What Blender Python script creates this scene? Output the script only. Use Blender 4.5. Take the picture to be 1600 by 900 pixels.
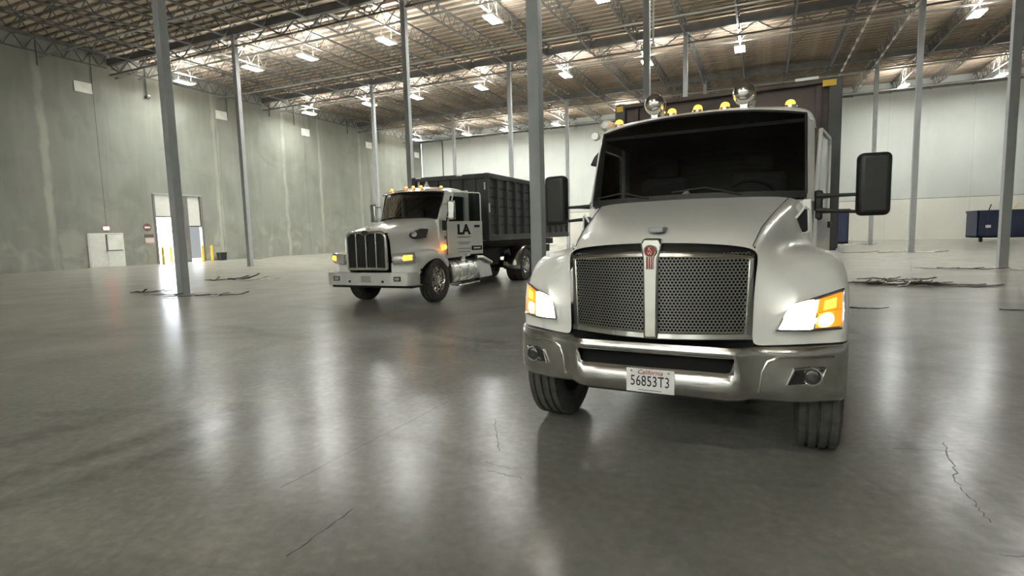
import bpy, bmesh, math, random
from mathutils import Vector, Matrix
R = math.radians
random.seed(7)
scene = bpy.context.scene
for o in list(bpy.data.objects): bpy.data.objects.remove(o)
COL = scene.collection

# ------------------------------------------------------------------ camera
F_PX, YAW, PITCH, ROLL, CAM_H = 857.2, 0.42785, 0.10211, -0.02623, 1.6
fwd = Vector((-math.sin(YAW)*math.cos(PITCH), math.cos(YAW)*math.cos(PITCH), -math.sin(PITCH)))
rt0 = Vector((math.cos(YAW), math.sin(YAW), 0)); up0 = rt0.cross(fwd)
rt = rt0*math.cos(ROLL) + up0*math.sin(ROLL); up = -rt0*math.sin(ROLL) + up0*math.cos(ROLL)
cd = bpy.data.cameras.new('camera'); cam = bpy.data.objects.new('camera', cd); COL.objects.link(cam)
cd.sensor_width = 36; cd.sensor_fit = 'HORIZONTAL'; cd.lens = 36*F_PX/1600; cd.clip_end = 500; cd.clip_start = 0.05
m = Matrix((rt, up, -fwd)).transposed().to_4x4(); m.translation = Vector((0, 0, CAM_H)); cam.matrix_world = m
scene.camera = cam
# ------------------------------------------------------------------ world, sun, exposure
w = bpy.data.worlds.new('sky'); scene.world = w; w.use_nodes = True
bg = w.node_tree.nodes['Background']; bg.inputs[0].default_value = (0.86, 0.92, 1.0, 1); bg.inputs[1].default_value = 3.0
sd = bpy.data.lights.new('sun', 'SUN'); sd.energy = 4.0; sd.angle = R(1.0); sd.color = (1, 0.95, 0.86)
sun = bpy.data.objects.new('sun', sd); COL.objects.link(sun); sun.rotation_euler = (R(30), R(25), 0)
scene.view_settings.view_transform = 'Standard'; scene.view_settings.look = 'None'
scene.view_settings.gamma = 1.0; scene.view_settings.use_curve_mapping = False
scene.view_settings.exposure = 2.2
LAMP = 55.0          # radiance of a ceiling light's diffuser

# ------------------------------------------------------------------ materials
def nn(t, k, **kw):
    n = t.nodes.new(k)
    for a, b in kw.items(): setattr(n, a, b)
    return n
def mat(name, col, rough=0.5, metal=0.0, emit=None, es=0.0, noise=0.0, nscale=8.0, bump=0.0, coat=0.0, spec=0.5):
    if name in bpy.data.materials: return bpy.data.materials[name]
    ma = bpy.data.materials.new(name); ma.use_nodes = True; t = ma.node_tree
    b = t.nodes['Principled BSDF']
    b.inputs['Base Color'].default_value = (*col, 1); b.inputs['Roughness'].default_value = rough
    b.inputs['Metallic'].default_value = metal; b.inputs['Coat Weight'].default_value = coat
    b.inputs['Coat Roughness'].default_value = 0.08; b.inputs['Specular IOR Level'].default_value = spec
    if emit: b.inputs['Emission Color'].default_value = (*emit, 1); b.inputs['Emission Strength'].default_value = es
    if noise or bump:
        tc = nn(t, 'ShaderNodeTexCoord'); ns = nn(t, 'ShaderNodeTexNoise'); ns.inputs['Scale'].default_value = nscale
        ns.inputs['Detail'].default_value = 6; t.links.new(tc.outputs['Object'], ns.inputs['Vector'])
        if noise:
            mr = nn(t, 'ShaderNodeMapRange'); mr.inputs['From Min'].default_value = .3; mr.inputs['From Max'].default_value = .7
            mr.inputs['To Min'].default_value = 1-noise; mr.inputs['To Max'].default_value = 1+noise
            mx = nn(t, 'ShaderNodeMix', data_type='RGBA', blend_type='MULTIPLY'); mx.inputs[0].default_value = 1
            mx.inputs[6].default_value = (*col, 1)
            t.links.new(ns.outputs['Fac'], mr.inputs['Value']); t.links.new(mr.outputs[0], mx.inputs[7]); t.links.new(mx.outputs[2], b.inputs['Base Color'])
        if bump:
            bp = nn(t, 'ShaderNodeBump'); bp.inputs['Strength'].default_value = bump; bp.inputs['Distance'].default_value = .02
            t.links.new(ns.outputs['Fac'], bp.inputs['Height']); t.links.new(bp.outputs[0], b.inputs['Normal'])
    return ma
M = {}
M['white'] = mat('white_paint', (.82, .83, .79), .28, coat=.6, noise=.03, nscale=3)
M['white2'] = mat('white_matt', (.72, .72, .68), .5, noise=.05, nscale=5)
M['chrome'] = mat('chrome', (.72, .72, .70), .12, 1.0, noise=.06, nscale=6)
M['chrome_dull'] = mat('dull_chrome', (.70, .70, .68), .2, 1.0, noise=.12, nscale=9)
M['mesh'] = mat('grille_steel', (.36, .36, .34), .35, 1.0)
M['mesh_dark'] = mat('grille_wire', (.05, .05, .048), .5, .5)
M['dark_chrome'] = mat('dark_chrome', (.10, .10, .10), .22, .8)
M['black'] = mat('black_plastic', (.018, .018, .018), .45)
M['void'] = mat('dark_cavity', (.006, .006, .006), .9)
M['rubber'] = mat('tyre_rubber', (.075, .073, .068), .85, noise=.25, nscale=14, bump=.15)
M['chassis'] = mat('chassis_black', (.02, .02, .02), .7, noise=.3)
M['tank'] = mat('aluminium_tank', (.55, .55, .53), .32, 1.0, noise=.1)
M['box_black'] = mat('container_black', (.075, .076, .078), .6, noise=.25, nscale=3, bump=.1)
M['box_dirt'] = mat('container_dirty', (.10, .078, .066), .65, noise=.45, nscale=2.2, bump=.1)
M['yellow'] = mat('safety_yellow', (.78, .50, .03), .5)
M['col_grey'] = mat('column_grey', (.36, .375, .385), .45, noise=.06, nscale=4)
M['steel_dark'] = mat('roof_steel', (.15, .146, .14), .55, noise=.15, nscale=2)
M['pipe'] = mat('pipe_grey', (.42, .42, .40), .4, .3)
M['deck'] = mat('roof_deck', (.60, .515, .425), .8, noise=.22, nscale=.35)
M['purlin'] = mat('purlin_wood', (.27, .215, .165), .8, noise=.3, nscale=1.2)
M['navy'] = mat('container_blue', (.03, .036, .085), .5, noise=.2)
M['scrap_brown'] = mat('scrap_brown', (.10, .08, .06), .9, noise=.4, nscale=6)
M['scrap_black'] = mat('scrap_black', (.03, .028, .025), .85, noise=.4)
M['scrap_pale'] = mat('scrap_pale', (.55, .52, .46), .8, noise=.2)
M['amber'] = mat('amber_lit', (.9, .35, .03), .3, emit=(1, .20, .01), es=.33)
M['amber_core'] = mat('amber_core', (1, .6, .1), .3, emit=(1, .36, .03), es=.9)
M['head'] = mat('headlight_lit', (1, 1, 1), .2, emit=(1, .97, .90), es=7)
M['lamp'] = mat('lamp_diffuser', (1, 1, 1), .5, emit=(.96, 1.0, .945), es=LAMP)
M['fill_up'] = mat('uplight_fill', (1, 1, 1), .5, emit=(.98, .99, .935), es=LAMP*.85)  # added upward glow, a fill for the ceiling
M['red'] = mat('red_enamel', (.32, .02, .02), .35)
M['red_lit'] = mat('red_lit', (.8, .05, .05), .4, emit=(1, .12, .12), es=2.5)
M['plate'] = mat('plate_white', (.82, .82, .80), .4)
M['ink'] = mat('ink_navy', (.01, .012, .03), .5)
M['clear'] = mat('lens_grey', (.58, .59, .58), .15, .5)
M['seat'] = mat('seat_grey', (.06, .06, .06), .8)
M['seal'] = mat('joint_sealant', (.10, .10, .095), .9)
M['board'] = mat('board_pale', (.80, .80, .75), .6, noise=.12, nscale=1.5)
M['asphalt'] = mat('outside_concrete', (.5, .49, .46), .9, noise=.1, nscale=1)
M['grey_wall'] = mat('outside_grey', (.05, .052, .055), .8)

def glass(name, tint, alpha):
    ma = bpy.data.materials.new(name); ma.use_nodes = True; t = ma.node_tree; t.nodes.clear()
    out = nn(t, 'ShaderNodeOutputMaterial'); tr = nn(t, 'ShaderNodeBsdfTransparent'); gl = nn(t, 'ShaderNodeBsdfGlossy')
    tr.inputs[0].default_value = (*tint, 1); gl.inputs['Roughness'].default_value = .02; gl.inputs[0].default_value = (1, 1, 1, 1)
    fr = nn(t, 'ShaderNodeFresnel'); fr.inputs[0].default_value = 1.33
    mx = nn(t, 'ShaderNodeMixShader'); t.links.new(fr.outputs[0], mx.inputs[0]); t.links.new(tr.outputs[0], mx.inputs[1]); t.links.new(gl.outputs[0], mx.inputs[2])
    t.links.new(mx.outputs[0], out.inputs[0]); return ma
M['glass'] = glass('cab_glass', (.55, .56, .55), 1)
M['glass_clear'] = glass('cab_glass_clear', (.62, .64, .63), 1)

def floor_mat():
    ma = bpy.data.materials.new('polished_concrete'); ma.use_nodes = True; t = ma.node_tree; L = t.links.new
    b = t.nodes['Principled BSDF']; tc = nn(t, 'ShaderNodeTexCoord')
    def noise(scale, detail=6, vec=None, dist=0.0, rough=.55):
        n = nn(t, 'ShaderNodeTexNoise'); n.inputs['Scale'].default_value = scale; n.inputs['Detail'].default_value = detail
        n.inputs['Distortion'].default_value = dist; n.inputs['Roughness'].default_value = rough
        L(vec or tc.outputs['Object'], n.inputs['Vector']); return n.outputs['Fac']
    def rng(v, a, b_, c, d):
        n = nn(t, 'ShaderNodeMapRange'); n.inputs['From Min'].default_value = a; n.inputs['From Max'].default_value = b_
        n.inputs['To Min'].default_value = c; n.inputs['To Max'].default_value = d; L(v, n.inputs['Value']); return n.outputs[0]
    def math_(op, a, c):
        n = nn(t, 'ShaderNodeMath', operation=op)
        for i, v in enumerate((a, c)):
            if isinstance(v, (int, float)): n.inputs[i].default_value = v
            else: L(v, n.inputs[i])
        return n.outputs[0]
    def mapped(rot, sx, sy):
        r0 = nn(t, 'ShaderNodeMapping'); r0.inputs['Rotation'].default_value = (0, 0, rot); L(tc.outputs['Object'], r0.inputs['Vector'])
        n = nn(t, 'ShaderNodeMapping'); n.inputs['Scale'].default_value = (sx, sy, 1); L(r0.outputs[0], n.inputs['Vector']); return n.outputs[0]
    big = rng(noise(.16, 6, dist=.4), .25, .78, .0, 1.0)
    mid = rng(noise(.9, 9, dist=.5), .22, .80, .0, 1.0)
    fine = rng(noise(14, 5), .3, .7, .0, 1.0)
    # tyre sweeps: wide arcs of darker rubber
    sep = nn(t, 'ShaderNodeSeparateXYZ'); L(tc.outputs['Object'], sep.inputs[0]); arcs = 0.0
    wob = math_('MULTIPLY', math_('SUBTRACT', noise(.5, 3), .5), .5)
    for cx, cy, r_, wd, st in ((-2, 13, 6.2, .20, .8), (-2, 13, 6.75, .18, .6), (-10.5, 3.5, 6.0, .22, .8), (-10.5, 3.5, 6.5, .18, .6), (-12.5, 13.5, 8.2, .25, .6), (5.5, 10, 4.3, .16, .9), (5.5, 10, 4.7, .14, .7), (3.6, 4.2, 2.3, .10, .8), (3.6, 4.2, 2.6, .10, .7), (-6, 20, 13.5, .25, .6), (-14, 5.5, 9.0, .2, .5), (6, 20, 8.5, .3, .7), (-3.4, -2.5, 6.0, .14, .6)):
        dx = math_('SUBTRACT', sep.outputs['X'], cx); dy = math_('SUBTRACT', sep.outputs['Y'], cy)
        d = math_('SQRT', math_('ADD', math_('MULTIPLY', dx, dx), math_('MULTIPLY', dy, dy)), 0)
        d = math_('ABSOLUTE', math_('SUBTRACT', math_('ADD', d, wob), r_), 0)
        arcs = math_('MAXIMUM', arcs, rng(d, wd*.3, wd, st, 0))
    arcs = math_('MULTIPLY', arcs, math_('MULTIPLY', rng(noise(.3, 3), .42, .60, 0, 1), rng(noise(6, 4), .3, .6, .3, 1)))
    # scuffs: stretched noise in two directions
    sc1 = rng(noise(1.0, 3, mapped(1.05, .28, 9), .0), .56, .78, 0, 1)
    sc2 = rng(noise(1.0, 3, mapped(-.25, .22, 7), .0), .56, .78, 0, 1)
    scm = math_('MULTIPLY', math_('ADD', sc1, sc2), rng(noise(.35, 3), .40, .66, 0, 1))
    fac = math_('ADD', math_('MULTIPLY', big, .42), math_('ADD', math_('MULTIPLY', mid, .38), math_('MULTIPLY', fine, .20)))
    cr = nn(t, 'ShaderNodeValToRGB'); e = cr.color_ramp.elements
    e[0].position = .1; e[0].color = (.125, .125, .108, 1); e[1].position = .85; e[1].color = (.335, .326, .284, 1)
    k = cr.color_ramp.elements.new(.5); k.color = (.215, .212, .186, 1); L(fac, cr.inputs[0])
    mx = nn(t, 'ShaderNodeMix', data_type='RGBA'); L(math_('MULTIPLY', arcs, .75), mx.inputs[0]); L(cr.outputs[0], mx.inputs[6]); mx.inputs[7].default_value = (.07, .068, .06, 1)
    m2 = nn(t, 'ShaderNodeMix', data_type='RGBA'); L(math_('MULTIPLY', scm, .27), m2.inputs[0]); L(mx.outputs[2], m2.inputs[6]); m2.inputs[7].default_value = (.06, .058, .05, 1)
    # near/far brightness put into the slab colour: darker round the camera, paler beyond
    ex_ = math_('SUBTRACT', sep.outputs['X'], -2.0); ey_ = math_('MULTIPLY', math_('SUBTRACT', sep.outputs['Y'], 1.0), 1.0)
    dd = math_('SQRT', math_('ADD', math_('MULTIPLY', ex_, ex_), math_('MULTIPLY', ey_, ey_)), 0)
    far_bright = rng(math_('ADD', dd, math_('MULTIPLY', math_('SUBTRACT', noise(.22, 4, dist=.5), .5), 9.0)), 4.5, 15.0, 0, 1)
    m3 = nn(t, 'ShaderNodeMix', data_type='RGBA'); L(math_('MULTIPLY', far_bright, .62), m3.inputs[0]); L(m2.outputs[2], m3.inputs[6]); m3.inputs[7].default_value = (.44, .423, .368, 1)
    L(m3.outputs[2], b.inputs['Base Color'])
    rg = rng(mid, .25, .75, .225, .264)
    L(rg, b.inputs['Roughness']); b.inputs['Specular IOR Level'].default_value = .23
    bp = nn(t, 'ShaderNodeBump'); bp.inputs['Strength'].default_value = .05; bp.inputs['Distance'].default_value = .01
    L(math_('ADD', noise(2.2, 6, dist=.5), math_('MULTIPLY', fine, .25)), bp.inputs['Height']); L(bp.outputs[0], b.inputs['Normal'])
    return ma
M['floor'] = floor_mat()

def wall_mat(name, c0, c1, streaks=()):
    ma = bpy.data.materials.new(name); ma.use_nodes = True; t = ma.node_tree; L = t.links.new
    b = t.nodes['Principled BSDF']; b.inputs['Roughness'].default_value = .8
    ge = nn(t, 'ShaderNodeNewGeometry'); sp = nn(t, 'ShaderNodeSeparateXYZ'); L(ge.outputs['Position'], sp.inputs[0])
    def noise(scale, sc=(1, 1, 1), d=6, dist=0.6):
        mp = nn(t, 'ShaderNodeMapping'); mp.inputs['Scale'].default_value = sc; L(ge.outputs['Position'], mp.inputs['Vector'])
        n = nn(t, 'ShaderNodeTexNoise'); n.inputs['Scale'].default_value = scale; n.inputs['Detail'].default_value = d; n.inputs['Distortion'].default_value = dist
        L(mp.outputs[0], n.inputs['Vector']); return n.outputs['Fac']
    def rng(v, a, b_, c, d):
        n = nn(t, 'ShaderNodeMapRange'); n.inputs['From Min'].default_value = a; n.inputs['From Max'].default_value = b_
        n.inputs['To Min'].default_value = c; n.inputs['To Max'].default_value = d; L(v, n.inputs['Value']); return n.outputs[0]
    def mth(op, a, c):
        n = nn(t, 'ShaderNodeMath', operation=op)
        for i, v in enumerate((a, c)):
            if isinstance(v, (int, float)): n.inputs[i].default_value = v
            else: L(v, n.inputs[i])
        return n.outputs[0]
    f = mth('ADD', mth('MULTIPLY', rng(noise(.35), .3, .7, 0, 1), .55), mth('MULTIPLY', rng(noise(1.0, (1, 1.6, .22)), .3, .7, 0, 1), .45))
    mx = nn(t, 'ShaderNodeMix', data_type='RGBA'); L(f, mx.inputs[0]); mx.inputs[6].default_value = (*c0, 1); mx.inputs[7].default_value = (*c1, 1)
    last = mx.outputs[2]
    if streaks:
        wob = mth('MULTIPLY', mth('SUBTRACT', noise(.6, (0, 1, 1)), .5), .5)
        acc = 0.0
        for y, wd in streaks:
            d = mth('ABSOLUTE', mth('SUBTRACT', mth('ADD', sp.outputs['Y'], wob), y), 0)
            acc = mth('MAXIMUM', acc, rng(d, wd*.4, wd, 1, 0))
        pat = mth('MULTIPLY', rng(noise(.8, (1, 1, 1), 7, .8), .50, .66, 0, 1), rng(sp.outputs['Z'], 1.8, 4.0, .6, 0))
        acc = mth('MAXIMUM', mth('MULTIPLY', acc, rng(noise(.9, (1, 1, .4)), .3, .6, .2, 1)), pat)
        m2 = nn(t, 'ShaderNodeMix', data_type='RGBA'); L(mth('MULTIPLY', acc, .45), m2.inputs[0]); L(last, m2.inputs[6]); m2.inputs[7].default_value = (.56, .56, .49, 1)
        last = m2.outputs[2]
        blot = rng(noise(.45, (1, 1, 1), 5, 1.0), .56, .72, 0, .4)
        m3 = nn(t, 'ShaderNodeMix', data_type='RGBA'); L(blot, m3.inputs[0]); L(last, m3.inputs[6]); m3.inputs[7].default_value = (.17, .17, .15, 1); last = m3.outputs[2]
    L(last, b.inputs['Base Color'])
    bp = nn(t, 'ShaderNodeBump'); bp.inputs['Strength'].default_value = .15; bp.inputs['Distance'].default_value = .02
    L(noise(3), bp.inputs['Height']); L(bp.outputs[0], b.inputs['Normal'])
    return ma
M['wall_left'] = wall_mat('tilt_up_concrete', (.21, .216, .19), (.31, .316, .28), ((18.7, .28), (30.0, .3), (36.7, .22), (41.0, .2), (46.8, .25), (26.0, .0)))
M['wall_up'] = wall_mat('painted_panel_grey', (.56, .585, .565), (.64, .665, .64))
M['wall_low'] = wall_mat('painted_panel_white', (.70, .69, .63), (.76, .75, .69))

# ------------------------------------------------------------------ mesh helpers
class MB:
    def __init__(s): s.v = []; s.f = []
    def add(s, vs, fs):
        n = len(s.v); s.v += [tuple(p) for p in vs]; s.f += [tuple(i+n for i in f) for f in fs]; return s
    def hexa(s, p):           # 8 corners: bottom 4 (ccw), top 4
        return s.add(p, [(3, 2, 1, 0), (4, 5, 6, 7), (0, 1, 5, 4), (1, 2, 6, 5), (2, 3, 7, 6), (3, 0, 4, 7)])
    def box(s, x0, x1, y0, y1, z0, z1):
        return s.hexa([(x0, y0, z0), (x1, y0, z0), (x1, y1, z0), (x0, y1, z0), (x0, y0, z1), (x1, y0, z1), (x1, y1, z1), (x0, y1, z1)])
    def bar(s, p, q, w, h, upv=(0, 0, 1)):
        p, q = Vector(p), Vector(q); d = (q-p).normalized(); u = Vector(upv)
        if abs(d.dot(u)) > .98: u = Vector((0, 1, 0))
        a = d.cross(u).normalized(); b = a.cross(d).normalized(); a *= w/2; b *= h/2
        return s.hexa([p-a-b, p+a-b, q+a-b, q-a-b, p-a+b, p+a+b, q+a+b, q-a+b])
    def tube(s, pts, r, n=8, closed=False, cap=True):
        pts = [Vector(p) for p in pts]; N = len(pts); rs = r if isinstance(r, (list, tuple)) else [r]*N; rings = []; a = None
        for i, p in enumerate(pts):
            t = (pts[(i+1) % N]-pts[i-1]) if closed else (pts[min(i+1, N-1)]-pts[max(i-1, 0)])
            t.normalize()
            if a is None: a = t.orthogonal().normalized()
            a = (a-t*a.dot(t)).normalized(); b = t.cross(a)
            rings.append([p+(a*math.cos(2*math.pi*k/n)+b*math.sin(2*math.pi*k/n))*rs[i] for k in range(n)])
        vs = [v for rr in rings for v in rr]; fs = []
        for i in range(N if closed else N-1):
            j = (i+1) % N
            for k in range(n): fs.append((i*n+k, i*n+(k+1) % n, j*n+(k+1) % n, j*n+k))
        if cap and not closed: fs += [tuple(reversed(range(n))), tuple((N-1)*n+k for k in range(n))]
        return s.add(vs, fs)
    def lathe(s, prof, n=32, axis='x', c=(0, 0, 0), closed=False):   # prof: (axial, radius)
        vs = []; fs = []; m = len(prof)
        for k in range(n):
            ca, sa = math.cos(2*math.pi*k/n), math.sin(2*math.pi*k/n)
            for a, r in prof:
                p = {'x': (a, r*ca, r*sa), 'y': (r*sa, a, r*ca), 'z': (r*ca, r*sa, a)}[axis]
                vs.append((p[0]+c[0], p[1]+c[1], p[2]+c[2]))
        for k in range(n):
            j = (k+1) % n
            for i in range(m if closed else m-1):
                i2 = (i+1) % m; fs.append((k*m+i, j*m+i, j*m+i2, k*m+i2))
        return s.add(vs, fs)
    def prism(s, poly, ext):      # poly: 3-D points, extruded by vector ext
        n = len(poly); e = Vector(ext); vs = [Vector(p) for p in poly]+[Vector(p)+e for p in poly]
        return s.add(vs, [tuple(reversed(range(n))), tuple(range(n, 2*n))]+[(i, (i+1) % n, n+(i+1) % n, n+i) for i in range(n)])
    def grid(s, rows):            # rows of points
        a, b = len(rows), len(rows[0]); vs = [p for r_ in rows for p in r_]
        return s.add(vs, [(i*b+j, i*b+j+1, (i+1)*b+j+1, (i+1)*b+j) for i in range(a-1) for j in range(b-1)])
    def mirror(s):
        n = len(s.v); s.v += [(-x, y, z) for x, y, z in s.v]; s.f += [tuple(reversed([i+n for i in f])) for f in s.f]; return s
    def mesh(s, name, weld=0.0, smooth=35):
        me = bpy.data.meshes.new(name); bm = bmesh.new(); vs = [bm.verts.new(p) for p in s.v]
        for f in s.f:
            try: bm.faces.new([vs[i] for i in f])
            except ValueError: pass
        if weld: bmesh.ops.remove_doubles(bm, verts=bm.verts, dist=weld)
        bmesh.ops.recalc_face_normals(bm, faces=bm.faces); bm.to_mesh(me); bm.free()
        if smooth:
            me.polygons.foreach_set('use_smooth', [True]*len(me.polygons))
            me.set_sharp_from_angle(angle=R(smooth))
        return me
    def build(s, name, mt, parent=None, loc=None, rot=None, smooth=35, bevel=0.0, seg=2, sub=0, solid=0.0, weld=0.0):
        me = s.mesh(name, weld, 180 if sub else smooth); me.materials.append(M[mt] if isinstance(mt, str) else mt)
        o = bpy.data.objects.new(name, me); COL.objects.link(o)
        if parent: o.parent = parent
        if loc: o.location = loc
        if rot: o.rotation_euler = rot
        if sub: md = o.modifiers.new('sub', 'SUBSURF'); md.levels = sub; md.render_levels = sub
        if solid: md = o.modifiers.new('solid', 'SOLIDIFY'); md.thickness = solid; md.offset = -1
        if bevel: md = o.modifiers.new('bevel', 'BEVEL'); md.width = bevel; md.segments = seg; md.limit_method = 'ANGLE'; md.angle_limit = R(40); md.harden_normals = False
        return o
def tag(o, label=None, cat=None, group=None, kind=None):
    if label: o['label'] = label
    if cat: o['category'] = cat
    if group: o['group'] = group
    if kind: o['kind'] = kind
    return o
def empty(name, loc=(0, 0, 0), rz=0.0, parent=None):
    o = bpy.data.objects.new(name, None); COL.objects.link(o); o.location = loc; o.rotation_euler = (0, 0, rz); o.empty_display_size = .2
    if parent: o.parent = parent
    return o
def copy_tree(o, parent=None):
    c = o.copy(); COL.objects.link(c)
    if parent is not None: c.parent = parent
    for ch in list(o.children): copy_tree(ch, c)
    return c
def text(name, s, size, mt, parent, loc, rot, ext=.002, shear=0.0, xs=1.0, align='CENTER', spacing=1.0, bold=0.0):
    cu = bpy.data.curves.new(name, 'FONT'); cu.body = s; cu.size = size; cu.extrude = ext; cu.align_x = align; cu.align_y = 'CENTER'; cu.shear = shear; cu.space_character = spacing; cu.resolution_u = 3; cu.offset = bold
    t = bpy.data.objects.new(name+'_tmp', cu); COL.objects.link(t)
    dg = bpy.context.evaluated_depsgraph_get(); me = bpy.data.meshes.new_from_object(t.evaluated_get(dg)); bpy.data.objects.remove(t); bpy.data.curves.remove(cu)
    for v in me.vertices: v.co.x *= xs
    me.materials.clear(); me.materials.append(M[mt]); me.name = name
    o = bpy.data.objects.new(name, me); COL.objects.link(o); o.parent = parent; o.location = loc; o.rotation_euler = rot; return o
FRONT = (R(90), 0, 0); LEFT = (R(90), 0, R(90))

# ------------------------------------------------------------------ the building
XL, XR, YB, YF, ZW = -38.5, 30.0, 58.5, -30.0, 13.75
CX0, CDX, CY0, CDY = -4.27, 11.40, -1.25, 12.016
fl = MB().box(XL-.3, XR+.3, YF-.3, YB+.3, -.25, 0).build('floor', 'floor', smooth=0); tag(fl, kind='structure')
crk = []
def crack(pts, wd):
    mb = MB(); L_, R_ = [], []
    for i, (x, y) in enumerate(pts):
        q = pts[min(i+1, len(pts)-1)]; p = pts[max(i-1, 0)]; d = Vector((q[0]-p[0], q[1]-p[1], 0)).normalized(); nrm = Vector((-d.y, d.x, 0))*wd/2*random.uniform(.5, 1.3)
        L_.append((x+nrm.x, y+nrm.y, .0015)); R_.append((x-nrm.x, y-nrm.y, .0015))
    mb.grid([L_, R_]); mb.build('floor_crack', mat('crack_dark', (.055, .053, .047), .8), fl, smooth=0)
# floor scratches and cracks (positions on the slab)
def line(a, b, n=14, j=.012):
    return [(a[0]+(b[0]-a[0])*i/n+random.uniform(-j, j), a[1]+(b[1]-a[1])*i/n+random.uniform(-j, j)) for i in range(n+1)]
crack(line((-2.79, 2.45), (-2.70, 4.38), j=.006), .009)
crack(line((-2.06, 4.09), (-1.73, 3.48), j=.01), .010); crack(line((-1.74, 3.27), (-1.5, 3.24)), .010); crack(line((-1.66, 3.16), (-1.38, 3.13)), .008)
crack(line((-2.15, 1.9), (-2.16, 2.4), j=.006), .010); crack(line((-3.3, 3.7), (-3.0, 3.75)), .012)
crack(line((1.22, 4.78), (1.12, 3.99), j=.02), .010); crack(line((1.12, 3.99), (1.13, 3.56), j=.012), .008); crack(line((.88, 4.53), (1.28, 4.62), j=.012), .009)
crack(line((1.05, 3.2), (1.45, 3.35), j=.02), .008)

# left wall: tilt-up panels, one of them round the drive-in opening
wl = tag(empty('wall_left', (XL, 0, 0)), kind='structure')
OY0, OY1, OZ = 24.8, 28.4, 4.88
JY = [YF, -20.0, -10.0, 0.0, 10.9, 21.65, 30.1, 39.2, 48.3, YB]
for a, b in zip(JY[:-1], JY[1:]):
    a += .012; b -= .012
    if a < OY0 < b: poly = [(a, 0), (OY0, 0), (OY0, OZ), (OY1, OZ), (OY1, 0), (b, 0), (b, ZW), (a, ZW)]
    else: poly = [(a, 0), (b, 0), (b, ZW), (a, ZW)]
    MB().prism([(0, y, z) for y, z in poly], (-.25, 0, 0)).build('wall_panel', 'wall_left', wl, smooth=0)
for y in JY[1:-1]: MB().box(-.2, -.02, y-.013, y+.013, 0, ZW).build('joint_sealant', 'seal', wl, smooth=0)
# steel angle round the opening
for a in ((OY0-.06, OY0+.10, 0, OZ), (OY1-.10, OY1+.06, 0, OZ)): MB().box(-.3, .03, *a).build('door_jamb', 'steel_dark', wl, smooth=0)
MB().box(-.3, .03, OY0-.06, OY1+.06, OZ-.06, OZ+.06).build('lintel_angle', 'col_grey', wl, smooth=0)
# back wall: lower and upper panels
wb = tag(empty('wall_back', (0, YB, 0)), kind='structure')
JX = [XL]+[-37.65+5.95*k for k in range(1, 12)]+[XR]
for a, b in zip(JX[:-1], JX[1:]):
    MB().box(a+.01, b-.01, 0, .25, 0, 3.53).build('lower_panel', 'wall_low', wb, smooth=0)
    MB().box(a+.01, b-.01, 0, .25, 3.57, ZW).build('upper_panel', 'wall_up', wb, smooth=0)
MB().box(XL, XR, .03, .25, 3.53, 3.57).build('joint_sealant', 'seal', wb, smooth=0)
for x in JX[1:-1]: MB().box(x-.011, x+.011, .02, .25, 0, ZW).build('joint_sealant', 'pipe', wb, smooth=0)
MB().tube([(-35.4, -.12, 0), (-35.4, -.12, 12.7)], .07).build('downpipe', 'steel_dark', wb)
MB().box(-33.6, -33.4, -.1, 0, 0, 7.4).build('downpipe', 'pipe', wb)
# ledger truss band along the top of the back wall
MB().box(XL, XR, -.14, 0, 12.75, 13.1).build('ledger', 'steel_dark', wb, smooth=0)
tag(MB().box(XR, XR+.25, YF, YB, 0, ZW).build('wall_right', 'wall_up', smooth=0), kind='structure')
tag(MB().box(XL, XR, YF-.25, YF, 0, ZW).build('wall_front', 'wall_up', smooth=0), kind='structure')

# ceiling: deck > purlins, joists (> web), girders (> web), pipes
ce = tag(MB().box(XL-.3, XR+.3, YF-.3, YB+.3, ZW, ZW+.2).build('ceiling', 'deck', smooth=0), kind='structure')
pm = MB().box(XL, XR, -.045, .045, ZW-.13, ZW).mesh('purlin', smooth=0); pm.materials.append(M['purlin'])
y = YF+.5
while y < YB:
    o = bpy.data.objects.new('purlin', pm); COL.objects.link(o); o.parent = ce; o.location = (0, y, 0); y += .61
BZ, TZ = 12.72, 13.5
jm = MB(); NJ = 12; LJ = CDY-.2
jm.box(-.05, .05, .1, LJ, BZ-.035, BZ+.035); jm.box(-.06, .06, .1, LJ, TZ-.04, TZ+.05); jm = jm.mesh('roof_joist', smooth=0); jm.materials.append(M['steel_dark'])
wm = MB()
for k in range(NJ):
    a, b = .1+LJ*k/NJ, .1+LJ*(k+.5)/NJ; c_ = .1+LJ*(k+1)/NJ
    wm.bar((0, a, TZ), (0, b, BZ), .04, .04); wm.bar((0, b, BZ), (0, c_, TZ), .04, .04)
wm = wm.mesh('joist_web', smooth=0); wm.materials.append(M['steel_dark'])
bm_ = MB()
for f in (.2, .5, .8): bm_.bar((0, LJ*f, BZ), (.95, LJ*f, TZ+.1), .045, .045)
bm_ = bm_.mesh('knee_brace', smooth=0); bm_.materials.append(M['steel_dark'])
nj = 0
for r_ in range(0, 5):
    y0 = CY0+CDY*r_
    for k in range(-12, 8):
        x = CX0+k*CDX/4
        if x > 22: continue
        j = bpy.data.objects.new('roof_joist', jm); COL.objects.link(j); j.parent = ce; j.location = (x, y0, 0)
        for nm_, me_ in (('joist_web', wm), ('knee_brace', bm_)):
            q = bpy.data.objects.new(nm_, me_); COL.objects.link(q); q.parent = j
gm = MB().box(XL, XR, -.13, .13, 12.9, 13.3).box(XL, XR, -.05, .05, 12.28, 12.36).mesh('girder', smooth=0); gm.materials.append(M['steel_dark'])
gw = MB(); x = XL
while x < XR:
    gw.bar((x, 0, 12.95), (x+1.0, 0, 12.32), .06, .06); gw.bar((x+1.0, 0, 12.32), (x+2.0, 0, 12.95), .06, .06); x += 2.0
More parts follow.
